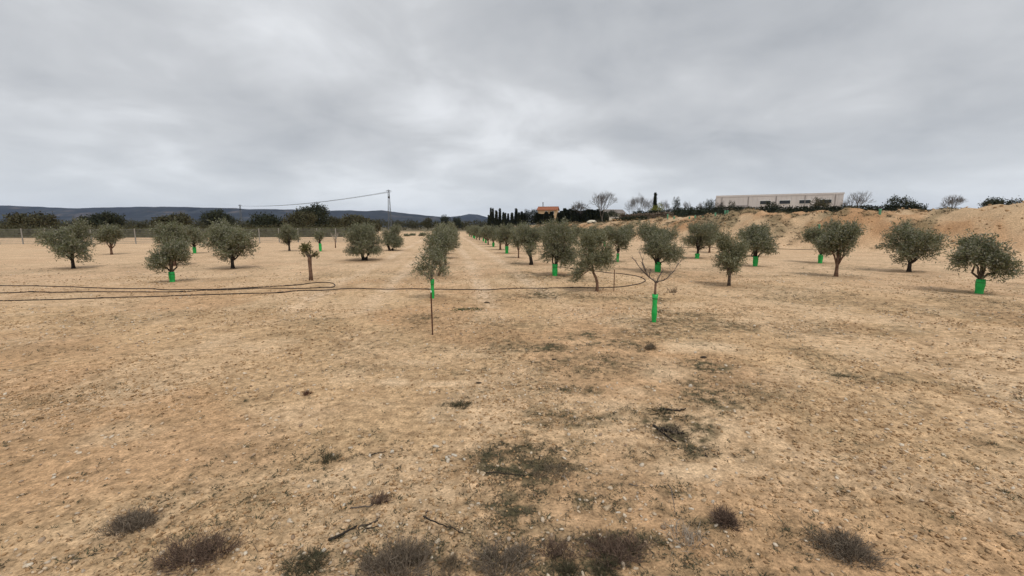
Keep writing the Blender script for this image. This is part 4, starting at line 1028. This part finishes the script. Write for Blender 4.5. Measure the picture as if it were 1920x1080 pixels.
def pruned_tree():
    x, y = -6.41, 13.69; u = .0170
    t = thing('pruned_tree', 'hard pruned stump like tree with a few wilted leaves left of the large olive', 'tree', (x, y, Z(x, y) - .01))
    def P(l): return [((a-583)*u, c*u, (526-b)*u) for a, b, c in l]
    MB().tube(P([(583,529,0),(583.5,515,0),(583,500,0),(583,488,0),(583.5,482,0)]), [.072,.056,.054,.060,.058], 10).build('trunk', M['red_bark'], t, True)
    for pts, a, b in (([(583.5,484,0),(580,479,0),(577,474,1),(573,469,1),(571,464,1)], .050, .026), ([(583.5,484,0),(587,480,-1),(591,478,-2),(596,477,-2)], .045, .022), ([(577,474,1),(578,467,2),(577,461,2)], .025, .012), ([(582,483,0),(584,474,3),(583,466,3)], .03, .012)):
        q = P(pts); n = len(q); MB().tube(q, [a+(b-a)*i/(n-1) for i in range(n)], 8).build('branch', M['bark'], t, True)
    rng = np.random.default_rng(77)
    foliage('leaf_tuft', rng, [(-.17,0,1.0,.13,.1,.09),(-.06,0,1.08,.15,.1,.06),(-.14,0,.86,.10,.1,.08),(.20,0,.82,.12,.08,.06),(0,.04,.95,.08,.08,.08)], 95, 9, .055, .028, .12, M['wilted_leaf'], t, up=.1)
pruned_tree()
def almond():
    x, y = -14.21, 34.93; rg = random.Random(12)
    t = thing('almond_tree', 'tiny bare tree on a thin orange trunk beside the large bushy olive', 'tree', (x, y, Z(x, y) - .01))
    MB().tube([(0,0,-.05),(.01,0,.35),(0,0,.62)], [.05,.04,.035], 7).build('trunk', M['red_bark'], t, True)
    for i in range(6):
        a = i * 1.05; mb = MB(); e = Vector((math.cos(a)*.34, math.sin(a)*.3, 1.0+.35*rg.random()))
        mb.tube([(0,0,.58),(e.x*.5,e.y*.5,.85),e], [.02,.014,.005], 5)
        for _ in range(6):
            f = .35+.6*rg.random(); p = Vector((0,0,.58)).lerp(e, f); mb.tube([p, p+Vector((rg.gauss(0,.09), rg.gauss(0,.09), .15+.1*rg.random()))], [.007,.003], 4, False)
        mb.build('branch', M['pale_twig'], t, True)
almond()

# ------------------------------------------------------------------ stakes and hoses
def stake(x, y, h, lean, label, tip=False):
    t = thing('metal_stake', label, 'stake', (x, y, Z(x, y) - .02), 0, 'rusty metal stakes')
    mb = MB()
    mb.box((-.011, -.0025, -.1), (.011, .0025, h)).box((-.0025, .0026, -.1), (.0025, .016, h))
    for v in mb.v: v.x += lean * v.z
    mb.build('rod', M['rust'], t)
    cp = MB().tube([(lean*h, .004, h+.001), (lean*h, .004, h+.028)], [.011, .008], 8)
    cp.build('cap', M['white' if tip else 'rust'], t)
stake(-1.24, 6.59, .70, -.012, 'thin rusty metal stake standing alone before the front left olive', True)
stake(2.78, 11.68, .575, .0, 'short rusty stake beside the bent trunk olive and the hose')
def hose(pts, r, label, wob=.02, lift=0):
    P = []; n = len(pts)
    for i in range(n - 1):                                       # smooth path through the points, lying on the soil
        p0, p1, p2, p3 = (np.array(pts[min(max(j, 0), n - 1)]) for j in (i - 1, i, i + 1, i + 2))
        m = max(6, int(np.linalg.norm(p2 - p1) / .10))
        for k in range(m):
            s = k / m
            P.append(.5 * ((2*p1) + (p2-p0)*s + (2*p0-5*p1+4*p2-p3)*s*s + (3*p1-p0-3*p2+p3)*s**3))
    P = np.array(P + [pts[-1]])
    P[:, 1] += wob * (fbm(P[:, 0], P[:, 1], 1.3, 2, 91) - .5) * 2 + .03 * (vnoise(P[:, 0] / .45, P[:, 1] / .9, 92) - .5)
    z = macro(P[:, 0], P[:, 1]) + micro(P[:, 0], P[:, 1], .1) + r * .9
    for _ in range(6): z[1:-1] = np.maximum(z[1:-1], (z[:-2] + z[2:]) / 2)
    o = MB().tube([(a, b, c) for (a, b), c in zip(P, z)], r, 6).build('irrigation_hose', M['hose'], None, True)
    for j in range(15, len(P) - 2, 38):
        MB().tube([(*P[j], z[j]), (*P[j + 1], z[j + 1])], r * 1.45, 7).build('connector', M['dark_bark'], o)
    return tag(o, label, 'hose', 'black irrigation hoses on the soil')
hose([(-19, 8.9), (-13, 9.5), (-9, 10.25)] + HOSE_MAIN + [(1.9, 18.5)], .0135, 'long dark irrigation hose crossing the whole field and bending back right of the short stake', .05)
hose([(-19, 13.2), (-12, 12.0), (-9, 11.6)] + HOSE_LOOP + [(-9, 11.2), (-13, 11.1), (-19, 11.6)], .0135, 'dark irrigation hose making a narrow loop below the pruned tree')
hose([(10.8, 35.6), (12.6, 35.5)] + HOSE_FAR + [(24, 31)], .02, 'dark irrigation hose lying far off behind the third row of olives')

# ------------------------------------------------------------------ stones
rngS = np.random.default_rng(17)
iv, if_ = ico(2)
STONE_MESH = []
for i in range(9):
    d = iv + 0; k = rngS.normal(size=(10, 3)); k = unit(k)
    for q in k: d = d - q * np.clip((d @ q)[:, None] - (.30 + .35 * rngS.random()), 0, 1) * .95     # broken facets
    d = d * (1 + .10 * (rngS.random((len(d), 1)) - .5)) * np.array([1, .62 + .3 * rngS.random(), .55 + .25 * rngS.random()])
    STONE_MESH.append(mesh_np('stone', d, [if_], M['stone']))
def stone_material(c1, c2): return mat('limestone', c1, c2, 2.2, .95, .5, 9)
SM = [stone_material((.50,.39,.27), (.66,.55,.41)), stone_material((.44,.32,.20), (.58,.45,.30)), stone_material((.58,.50,.39), (.74,.67,.56))]
for i, m in enumerate(STONE_MESH): m.materials[0] = SM[[0, 2, 0, 1, 0, 2, 1, 0, 2][i]]
special = {55: 'biggest stone, buff and angular, in the bare patch at lower right', 54: 'buff stone lying behind the biggest stone', 40: 'left one of the touching pair of whitish stones at lower left', 41: 'right one of the touching pair of whitish stones at lower left',
           1: 'white stone sitting on open soil left of the middle', 2: 'round pale stone just left of the dark weed patch', 45: 'yellowish stone right beside the big grey bush', 34: 'tan stone on the left rim of the dark weed patch'}
for i, (x, y, s) in enumerate(STONES):
    m = STONE_MESH[[0, 3, 1, 4, 2, 7, 5, 6, 8][i % 9]]
    o = bpy.data.objects.new('stone', m); COL.objects.link(o)
    r = s * .64
    o.scale = (r, r, r); o.rotation_euler = (rngS.normal() * .15, rngS.normal() * .15, rngS.random() * 6.3)
    o.location = (x, y, Z(x, y) + r * .22)
    if i in special: tag(o, special[i], 'stone', 'loose pale stones')
    else:
        w_ = ('on the far open soil beyond the dark weed patch' if y > 3.75 else 'along the bottom edge between the dry bushes' if y < 2.16 else 'on bare soil well left of the dark weed patch' if x < -.72 else
              'clustered at the left rim of the dark weed patch' if x < -.15 else 'just below the dark weed patch' if x < .38 else 'around the biggest stone at lower right' if x < .72 else 'on sandy soil at the far lower right')
        tag(o, 'small pale stone ' + w_, 'stone', 'small pale stones ' + w_)

# ------------------------------------------------------------------ twigs, dead plants, dry bushes in front
slab = ['thorny dark twig propped on the soil behind the big grey bush', 'short upright prong beside the thorny twig', 'dark strip of bark on the soil above the pair of whitish stones', 'second strip of bark, right of the first', 'thin dry stalk running into the rusty tuft', 'dark broken stick in the blackish branch litter', 'gnarled dark branch on the branch litter', 'pale dry stem curving down from the dark weed patch', 'long thin twig across the dark weed patch', 'thin twig beside the small dark tuft on the left', 'short twig on bare soil at lower right', 'dark crooked twig above the branch litter', 'short upright twig under the branch litter', 'long thin stem above the grey twiggy plant', 'short crooked twig left of the rusty tuft']
srad = [.0038, .003, .0065, .0055, .003, .009, .012, .003, .0035, .004, .003, .009, .004, .0025, .003]
smat = ['dark_bark', 'twig', 'dark_bark', 'bark', 'twig', 'dark_bark', 'dark_bark', 'pale_twig', 'dark_bark', 'dark_bark', 'twig', 'dark_bark', 'dark_bark', 'twig', 'dark_bark']
for i, (pts, r, mt, lab) in enumerate(zip(STICKS, srad, smat, slab)):
    rg = random.Random(i + 50); q = []
    for (x0, y0), (x1, y1) in zip(pts[:-1], pts[1:]):
        for k in range(5):
            f = k / 5; jt = .009 if i in (2, 3, 6, 11) else .004; x, y = x0+(x1-x0)*f+rg.gauss(0,jt), y0+(y1-y0)*f+rg.gauss(0,jt); q.append((x, y, Z(x, y)))
    x, y = pts[-1]; q.append((x, y, Z(x, y)))
    lift = [.05 if i in (0, 13) else (.09 if i == 1 else .0)][0]; n = len(q)
    q = [(a, b, c + r*.8 + .004 + lift*(1-j/(n-1)) + (0 if i != 7 else .05*math.sin(j/n*3))) for j, (a, b, c) in enumerate(q)]
    mb = MB().tube(q, [r*(1.1-.6*j/(n-1))*(1+.2*rg.random()) for j in range(n)], 6)
    for _ in range(14 if i in (0, 6) else 4):
        j = rg.randrange(1, n); p = Vector(q[j]); e = p + Vector((rg.gauss(0,.5), rg.gauss(0,.5), .2+rg.random()*.8)).normalized()*rg.uniform(.012, .035)
        mb.tube([p, e], [r*.5, r*.15], 4, False)
    tag(mb.build('stick', M[mt], None, True), lab, 'stick', 'sticks and twigs on the soil')
def blades(rng, n, W, H, depth, lean=.5, w=.004, seg=3, curl=.5, cluster=1.0):
    """n thin tapering stems leaving the base and curving outward"""
    a = rng.random(n) * 2 * math.pi; q = np.sqrt(rng.random(n))
    bx = np.stack([np.cos(a) * q * W * .28 * cluster, np.sin(a) * q * depth * .28 * cluster, np.zeros(n)], 1)
    out = np.stack([np.cos(a) * W * .5 * q, np.sin(a) * depth * .5 * q, H * (1 - .45 * q ** 2) * (.55 + .45 * rng.random(n))], 1)
    tip = bx + out + rng.normal(size=(n, 3)) * np.array([W, depth, H]) * .07
    mid = bx + out * np.array([.38, .38, .55]) + rng.normal(size=(n, 3)) * np.array([W, depth, H]) * .06
    side = unit(np.cross(tip - bx, rng.normal(size=(n, 3)))) * w * (.6 + .8 * rng.random((n, 1)))
    v = np.stack([bx - side, bx + side, mid + side * .7, mid - side * .7, tip], 1).reshape(-1, 3)
    i = np.arange(n)[:, None] * 5
    return v, [np.concatenate([i, i+1, i+2, i+3], 1), np.concatenate([i+3, i+2, i+4], 1)]
def sprigs(rng, v, n_src, k, ln, w):
    """fine side twigs from the upper parts of stems"""
    mid = v.reshape(-1, 5, 3); a = mid[:, 2]; b = mid[:, 4]
    c = rng.integers(0, len(mid), n_src * k); t = rng.random((len(c), 1))
    p = a[c] * (1 - t) + b[c] * t
    d = unit(unit(b[c] - a[c]) + rng.normal(size=(len(c), 3)) * .7 + np.array([0, 0, .25])) * ln * (.5 + rng.random((len(c), 1)))
    s = unit(np.cross(d, rng.normal(size=d.shape))) * w
    vv = np.stack([p - s, p + s, p + d], 1).reshape(-1, 3)
    return vv, np.arange(len(vv)).reshape(-1, 3)
def dry_bush(name, label, cat, x, y, W, D, H, n, material, seed, group=None, w=.0022, k=5, ln=.05):
    rng = np.random.default_rng(seed)
    t = thing(name, label, cat, (x, y, Z(x, y) - .01), 0, group)
    W, D, H = W * .70, D * .75, H * .82
    V = []; F0 = []; F1 = []; off = 0; m = 3 + seed % 3
    for c in range(m):                                           # several uneven clumps grown together
        a = 2 * math.pi * (c + rng.random() * .8) / m; q = (.30 if n > 250 else .42) * (.5 + rng.random()); sc = .55 + .35 * rng.random()
        v, f = blades(rng, int(n * .8 / m), W * sc, H * (.65 + .4 * rng.random()), D * sc, w=w)
        v = v + np.array([math.cos(a) * W * q, math.sin(a) * D * q, 0])
        V.append(v); F0.append(f[0] + off); F1.append(f[1] + off); off += len(v)
    # a few lone stalks standing clear of the clumps
    v, f = blades(rng, max(6, n // 25), W * 1.5, H * 1.25, D * 1.5, w=w * .8)
    V.append(v); F0.append(f[0] + off); F1.append(f[1] + off)
    v = np.concatenate(V); f = [np.concatenate(F0), np.concatenate(F1)]
    obj('stems', mesh_np('stems', v, f, M[material]), t)
    vv, ff = sprigs(rng, v, int(n * .8), k, ln * .75, w * .55)
    obj('twigs', mesh_np('twigs', vv, [ff], M[material]), t)
    return t
DB = 'dry dwarf bushes along the front edge'
dry_bush('dry_bush', 'largest grey dry bush at the bottom edge', 'dry bush', -.555, 1.93, .38, .30, .165, 640, 'shrub_grey', 401, DB)
dry_bush('dry_bush', 'grey dry bush right of the largest one', 'dry bush', -.04, 1.98, .32, .26, .11, 400, 'shrub_grey', 402, DB)
dry_bush('dry_bush', 'purplish brown low bush at the bottom right', 'dry bush', .53, 2.05, .36, .22, .085, 430, 'shrub_purple', 403, DB)
dry_bush('dry_bush', 'sparse grey twiggy plant with rusty dead leaves at lower right', 'dry bush', .95, 2.12, .20, .18, .11, 110, 'pale_twig', 404, DB, k=3)
dry_bush('dry_bush', 'dark brown low bush just right of the sparse grey twiggy plant', 'dry bush', 1.23, 2.27, .16, .16, .09, 320, 'shrub_purple', 405, DB)
dry_bush('dry_bush', 'small reddish twiggy plant between the grey and purplish bushes', 'dry bush', .235, 2.05, .16, .13, .11, 150, 'shrub_purple', 406, DB, k=4)
dry_bush('dry_bush', 'greenish weedy tuft just left of the largest grey dry bush', 'dry bush', -1.03, 1.96, .16, .14, .09, 200, 'weed', 407, DB)
dry_bush('dry_bush', 'thin brown tuft between the two grey bushes', 'dry bush', -.31, 1.95, .13, .12, .085, 130, 'dry', 408, DB)
dry_bush('dry_bush', 'low green grey weed at the bottom, left of the middle right tufts', 'dry bush', .28, 1.93, .10, .10, .07, 160, 'weed', 409, DB)
dry_bush('dry_bush', 'low green grey weed at the bottom under the purplish bush', 'dry bush', .46, 1.93, .10, .10, .07, 160, 'weed', 410, DB)
dry_bush('dry_bush', 'brown dry bush at the front edge well left of the largest one', 'dry bush', -1.62, 2.02, .30, .24, .12, 500, 'shrub_purple', 411, DB)
dry_bush('dry_bush', 'wide grey dry bush at the front edge on the far right', 'dry bush', 1.75, 2.05, .34, .26, .13, 600, 'shrub_grey', 412, DB)
dry_bush('dry_bush', 'grey dry bush in the lower left corner', 'dry bush', -2.15, 2.25, .26, .22, .11, 420, 'shrub_grey', 413, DB)
TF = 'small dead tufts on open soil'
dry_bush('dead_tuft', 'rusty dry tuft at the end of the dry stalk on the lower left', 'tuft', -.82, 2.47, .10, .08, .06, 75, 'shrub_purple', 421, TF, w=.003)
dry_bush('dead_tuft', 'small dark tuft on the left above the lower stones', 'tuft', -1.34, 2.98, .10, .10, .05, 120, 'weed', 422, TF)
dry_bush('dead_tuft', 'grey flattened tuft in the middle of the open soil', 'tuft', -.50, 3.92, .20, .14, .055, 160, 'weed', 423, TF, w=.003)
dry_bush('dead_tuft', 'dark tuft at the edge of the pale diagonal path', 'tuft', 1.92, 5.82, .16, .16, .09, 160, 'dry', 424, TF, w=.004)
dry_bush('dead_tuft', 'small brown dead plant right of the peach tree', 'tuft', 4.25, 11.29, .30, .22, .24, 60, 'dry', 425, TF, w=.006, k=3, ln=.08)
dry_bush('dead_tuft', 'blackish branch litter heaped at right of the middle', 'tuft', 1.33, 3.40, .42, .30, .05, 150, 'dry', 426, TF, w=.004)
dry_bush('dead_tuft', 'dark weedy tuft above the branch litter', 'tuft', 1.42, 3.78, .40, .26, .045, 110, 'weed', 427, TF, w=.004)
dry_bush('dead_tuft', 'brown tuft on the right rim of the dark weed patch', 'tuft', .25, 2.80, .28, .16, .05, 200, 'dry', 428, TF)
dry_bush('dead_tuft', 'small purplish tuft near the left edge of the bare soil', 'tuft', -2.10, 4.22, .07, .07, .04, 60, 'dead_leaf', 429, TF, w=.003)
dry_bush('green_weed', 'flat bright green weed patch just right of the metal stake', 'weed', -.90, 8.72, .55, .40, .035, 150, 'greenweed', 430, None, w=.007)
rngD = np.random.default_rng(9)
def clod(x, y, s, label):
    v = iv * (1 + .35 * (rngD.random((len(iv), 1)) - .5)) * np.array([1.5, 1, .6]) * s
    tag(obj('clod', mesh_np('clod', v, [if_], M['clod_dark']), None, (x, y, Z(x, y) + s * .2)), label, 'clod', 'dark clods on open soil')
clod(-.58, 9.73, .045, 'dark lump lying on the open soil below the hose')
clod(-.36, 4.5, .022, 'small dark lump on the pale patch left of the middle')
clod(.54, 5.35, .022, 'small black lump beside a pale stone right of the middle')
clod(2.45, 5.35, .028, 'reddish dark lump at the lower edge of the pale path')

# ------------------------------------------------------------------ loose cover on the soil
def scatter(rng, rings, dens):
    X = []; Y = []
    for y0, y1, per in rings:
        w0 = y1 * 1.32
        n = int((y1 - y0) * 2 * w0 * per); x = rng.uniform(-w0, w0, n); y = rng.uniform(y0, y1, n)
        k = np.abs(x) < y * 1.30 + .5
        x, y = x[k], y[k]
        k = rng.random(len(x)) < dens(x, y)
        X.append(x[k]); Y.append(y[k])
    return np.concatenate(X), np.concatenate(Y)
def inst(rng, bases, x, y, size, tilt=.25, sink=.2, squash=1.0):
    z = macro(x, y) + micro(x, y); n = len(x); V = []; F = []; off = 0
    pick = rng.integers(0, len(bases), n); rz = rng.random(n) * 6.283
    tx = rng.normal(size=n) * tilt; ty = rng.normal(size=n) * tilt
    for b, (bv, bf) in enumerate(bases):
        k = np.where(pick == b)[0]
        if not len(k): continue
        c, s = np.cos(rz[k])[:, None], np.sin(rz[k])[:, None]
        px = bv[None, :, 0] * c - bv[None, :, 1] * s; py = bv[None, :, 0] * s + bv[None, :, 1] * c
        pz = bv[None, :, 2] * squash + tx[k][:, None] * px + ty[k][:, None] * py
        p = np.stack([px, py, pz], 2) * size[k][:, None, None]
        p[..., 0] += x[k][:, None]; p[..., 1] += y[k][:, None]; p[..., 2] += (z[k] - size[k] * sink * .0 + size[k] * sink)[:, None]
        V.append(p.reshape(-1, 3)); F.append((bf[None] + (np.arange(len(k)) * len(bv))[:, None, None]).reshape(-1, bf.shape[1]) + off); off += len(k) * len(bv)
    return np.concatenate(V), [np.concatenate(F)]
rng = np.random.default_rng(23)
i1, f1 = ico(1)
lumpy = [(i1 * (1 + .5 * (rng.random((12, 1)) - .5)) * np.array([1, .75, .6]), f1) for _ in range(6)]
def pale_free(x, y): return 1 - .8 * np.clip(ellipses(PALE, x, y, .5, 8) * 1.4, 0, 1)
x, y = scatter(rng, [(1.5, 4.5, 380), (4.5, 9, 110), (9, 16, 20)], lambda x, y: (.15 + .85 * sstep(.45, .68, fbm(x, y, .9, 3, 71))) * pale_free(x, y))
s = (.003 + .012 * rng.random(len(x)) ** 2.6) * (1 + .09 * y)
xm, ym = scatter(rng, [(1.5, 4.5, 42), (4.5, 9, 12), (9, 18, 2.5)], lambda x, y: .12 + .88 * sstep(.50, .64, fbm(x, y, 1.0, 3, 78)))
x = np.concatenate([x, xm]); y = np.concatenate([y, ym]); s = np.concatenate([s, (.007 + .010 * rng.random(len(xm)) ** 1.6) * (1 + .07 * ym)])
v, f = inst(rng, lumpy, x, y, s, .3, .25)
tag(obj('pebbles', mesh_np('pebbles', v, f, M['pebble']), kind='stuff'), 'fine pale gravel and pebbles strewn over the dry soil', 'gravel')
o8 = np.array([(1,0,0),(0,1,0),(-1,0,0),(0,-1,0),(0,0,1.),(0,0,-.6)], float); f8 = np.array([(0,1,4),(1,2,4),(2,3,4),(3,0,4),(1,0,5),(2,1,5),(3,2,5),(0,3,5)])
crumbs = [(o8 * (1 + .6 * (rng.random((6, 1)) - .5)) * np.array([1, .7, .55]), f8) for _ in range(8)]
x, y = scatter(rng, [(1.5, 4.5, 1100), (4.5, 9, 520), (9, 15, 130)], lambda x, y: (.15 + .85 * sstep(.42, .62, fbm(x, y, 1.2, 3, 72))) * pale_free(x, y))
s = (.004 + .013 * rng.random(len(x)) ** 2.3) * (1 + .06 * y)
v, f = inst(rng, crumbs, x, y, s, .3, .1)
tag(obj('soil_clods', mesh_np('soil_clods', v, f, M['clod']), kind='stuff'), 'crumbs and small clods of earth on the soil surface', 'clods')
tufts = []
for i in range(10):
    n = 9; v, f = blades(np.random.default_rng(500 + i), n, 2.0, .55 + .1 * (i % 4), 2.0, w=.085)
    tri = np.concatenate([f[0][:, [0, 1, 2]], f[0][:, [0, 2, 3]], f[1]])
    tufts.append((v, tri))
x, y = scatter(rng, [(1.5, 2.3, 3200), (2.3, 3.2, 2100), (3.2, 6, 800), (6, 11, 300), (11, 20, 50)], lambda x, y: np.clip(weed_density(x, y) ** 1.3 * 1.05 + .03, 0, 1))
s = (.011 + .024 * rng.random(len(x)) ** 1.7) * (1 + .05 * y)
v, f = inst(rng, tufts, x, y, s, .2, .0, .55)
tag(obj('dry_weeds', mesh_np('dry_weeds', v, f, M['weed']), kind='stuff'), 'flat grey green and brown weeds creeping in patches over the soil', 'weeds')
x, y = scatter(rng, [(1.5, 3.2, 110), (3.2, 6, 60), (6, 11, 16)], lambda x, y: .15 + .85 * weed_density(x, y))
n = len(x); a = rng.random(n) * 6.28; ln = .012 + .035 * rng.random(n) ** 2
z = macro(x, y) + micro(x, y) + .003
d = np.stack([np.cos(a), np.sin(a), rng.normal(size=n) * .15], 1) * ln[:, None]; s_ = np.stack([-np.sin(a), np.cos(a), np.zeros(n)], 1) * .0014 * (1 + .12 * y)[:, None]
p = np.stack([x, y, z], 1); up = np.array([0, 0, .004])
v = np.stack([p - d - s_, p - d + s_, p + up + s_, p + up - s_, p + d], 1).reshape(-1, 3); i = np.arange(n)[:, None] * 5
tag(obj('straw_litter', mesh_np('straw_litter', v, [np.concatenate([i, i+1, i+2, i+3], 1), np.concatenate([i+3, i+2, i+4], 1)], M['dry']), kind='stuff'), 'bits of straw and broken stalks lying on the soil', 'litter')

# the raw earth bank: clods and dry grass tufts on its slope
rng = np.random.default_rng(61)
def on_bank(n):
    y = rng.uniform(24, 120, n); x = np.where(y > 38, 18 - .235 * (y - 38), 18 + .9 * (38 - y)) + rng.uniform(-1, 13, n)
    p, s = bank_mask(x, y); k = (p > .08) & (x < y * 1.3)
    return x[k], y[k]
x, y = on_bank(9000)
k = fbm(x, y, 3.0, 3, 73) > .46; x, y = x[k], y[k]
v, f = inst(rng, lumpy, x, y, .04 + .11 * rng.random(len(x)) ** 3, .2, .05)
tag(obj('bank_clods', mesh_np('bank_clods', v, f, M['clod']), kind='stuff'), 'rough clods of orange earth covering the slope of the bank', 'clods')
x, y = on_bank(16000)
k = fbm(x, y, 2.0, 4, 68) > .48; x, y = x[k], y[k]
v, f = inst(rng, tufts, x, y, .10 + .16 * rng.random(len(x)), .2, .0, 1.0)
tag(obj('bank_grass', mesh_np('bank_grass', v, f, M['weed']), kind='stuff'), 'dry grass and weeds growing over the earth bank', 'grass')
tris = sum(sum(len(p.vertices) - 2 for p in o.data.polygons) for o in scene.objects if o.type == 'MESH' and o.data.users == 1)
print('TRIS', tris)
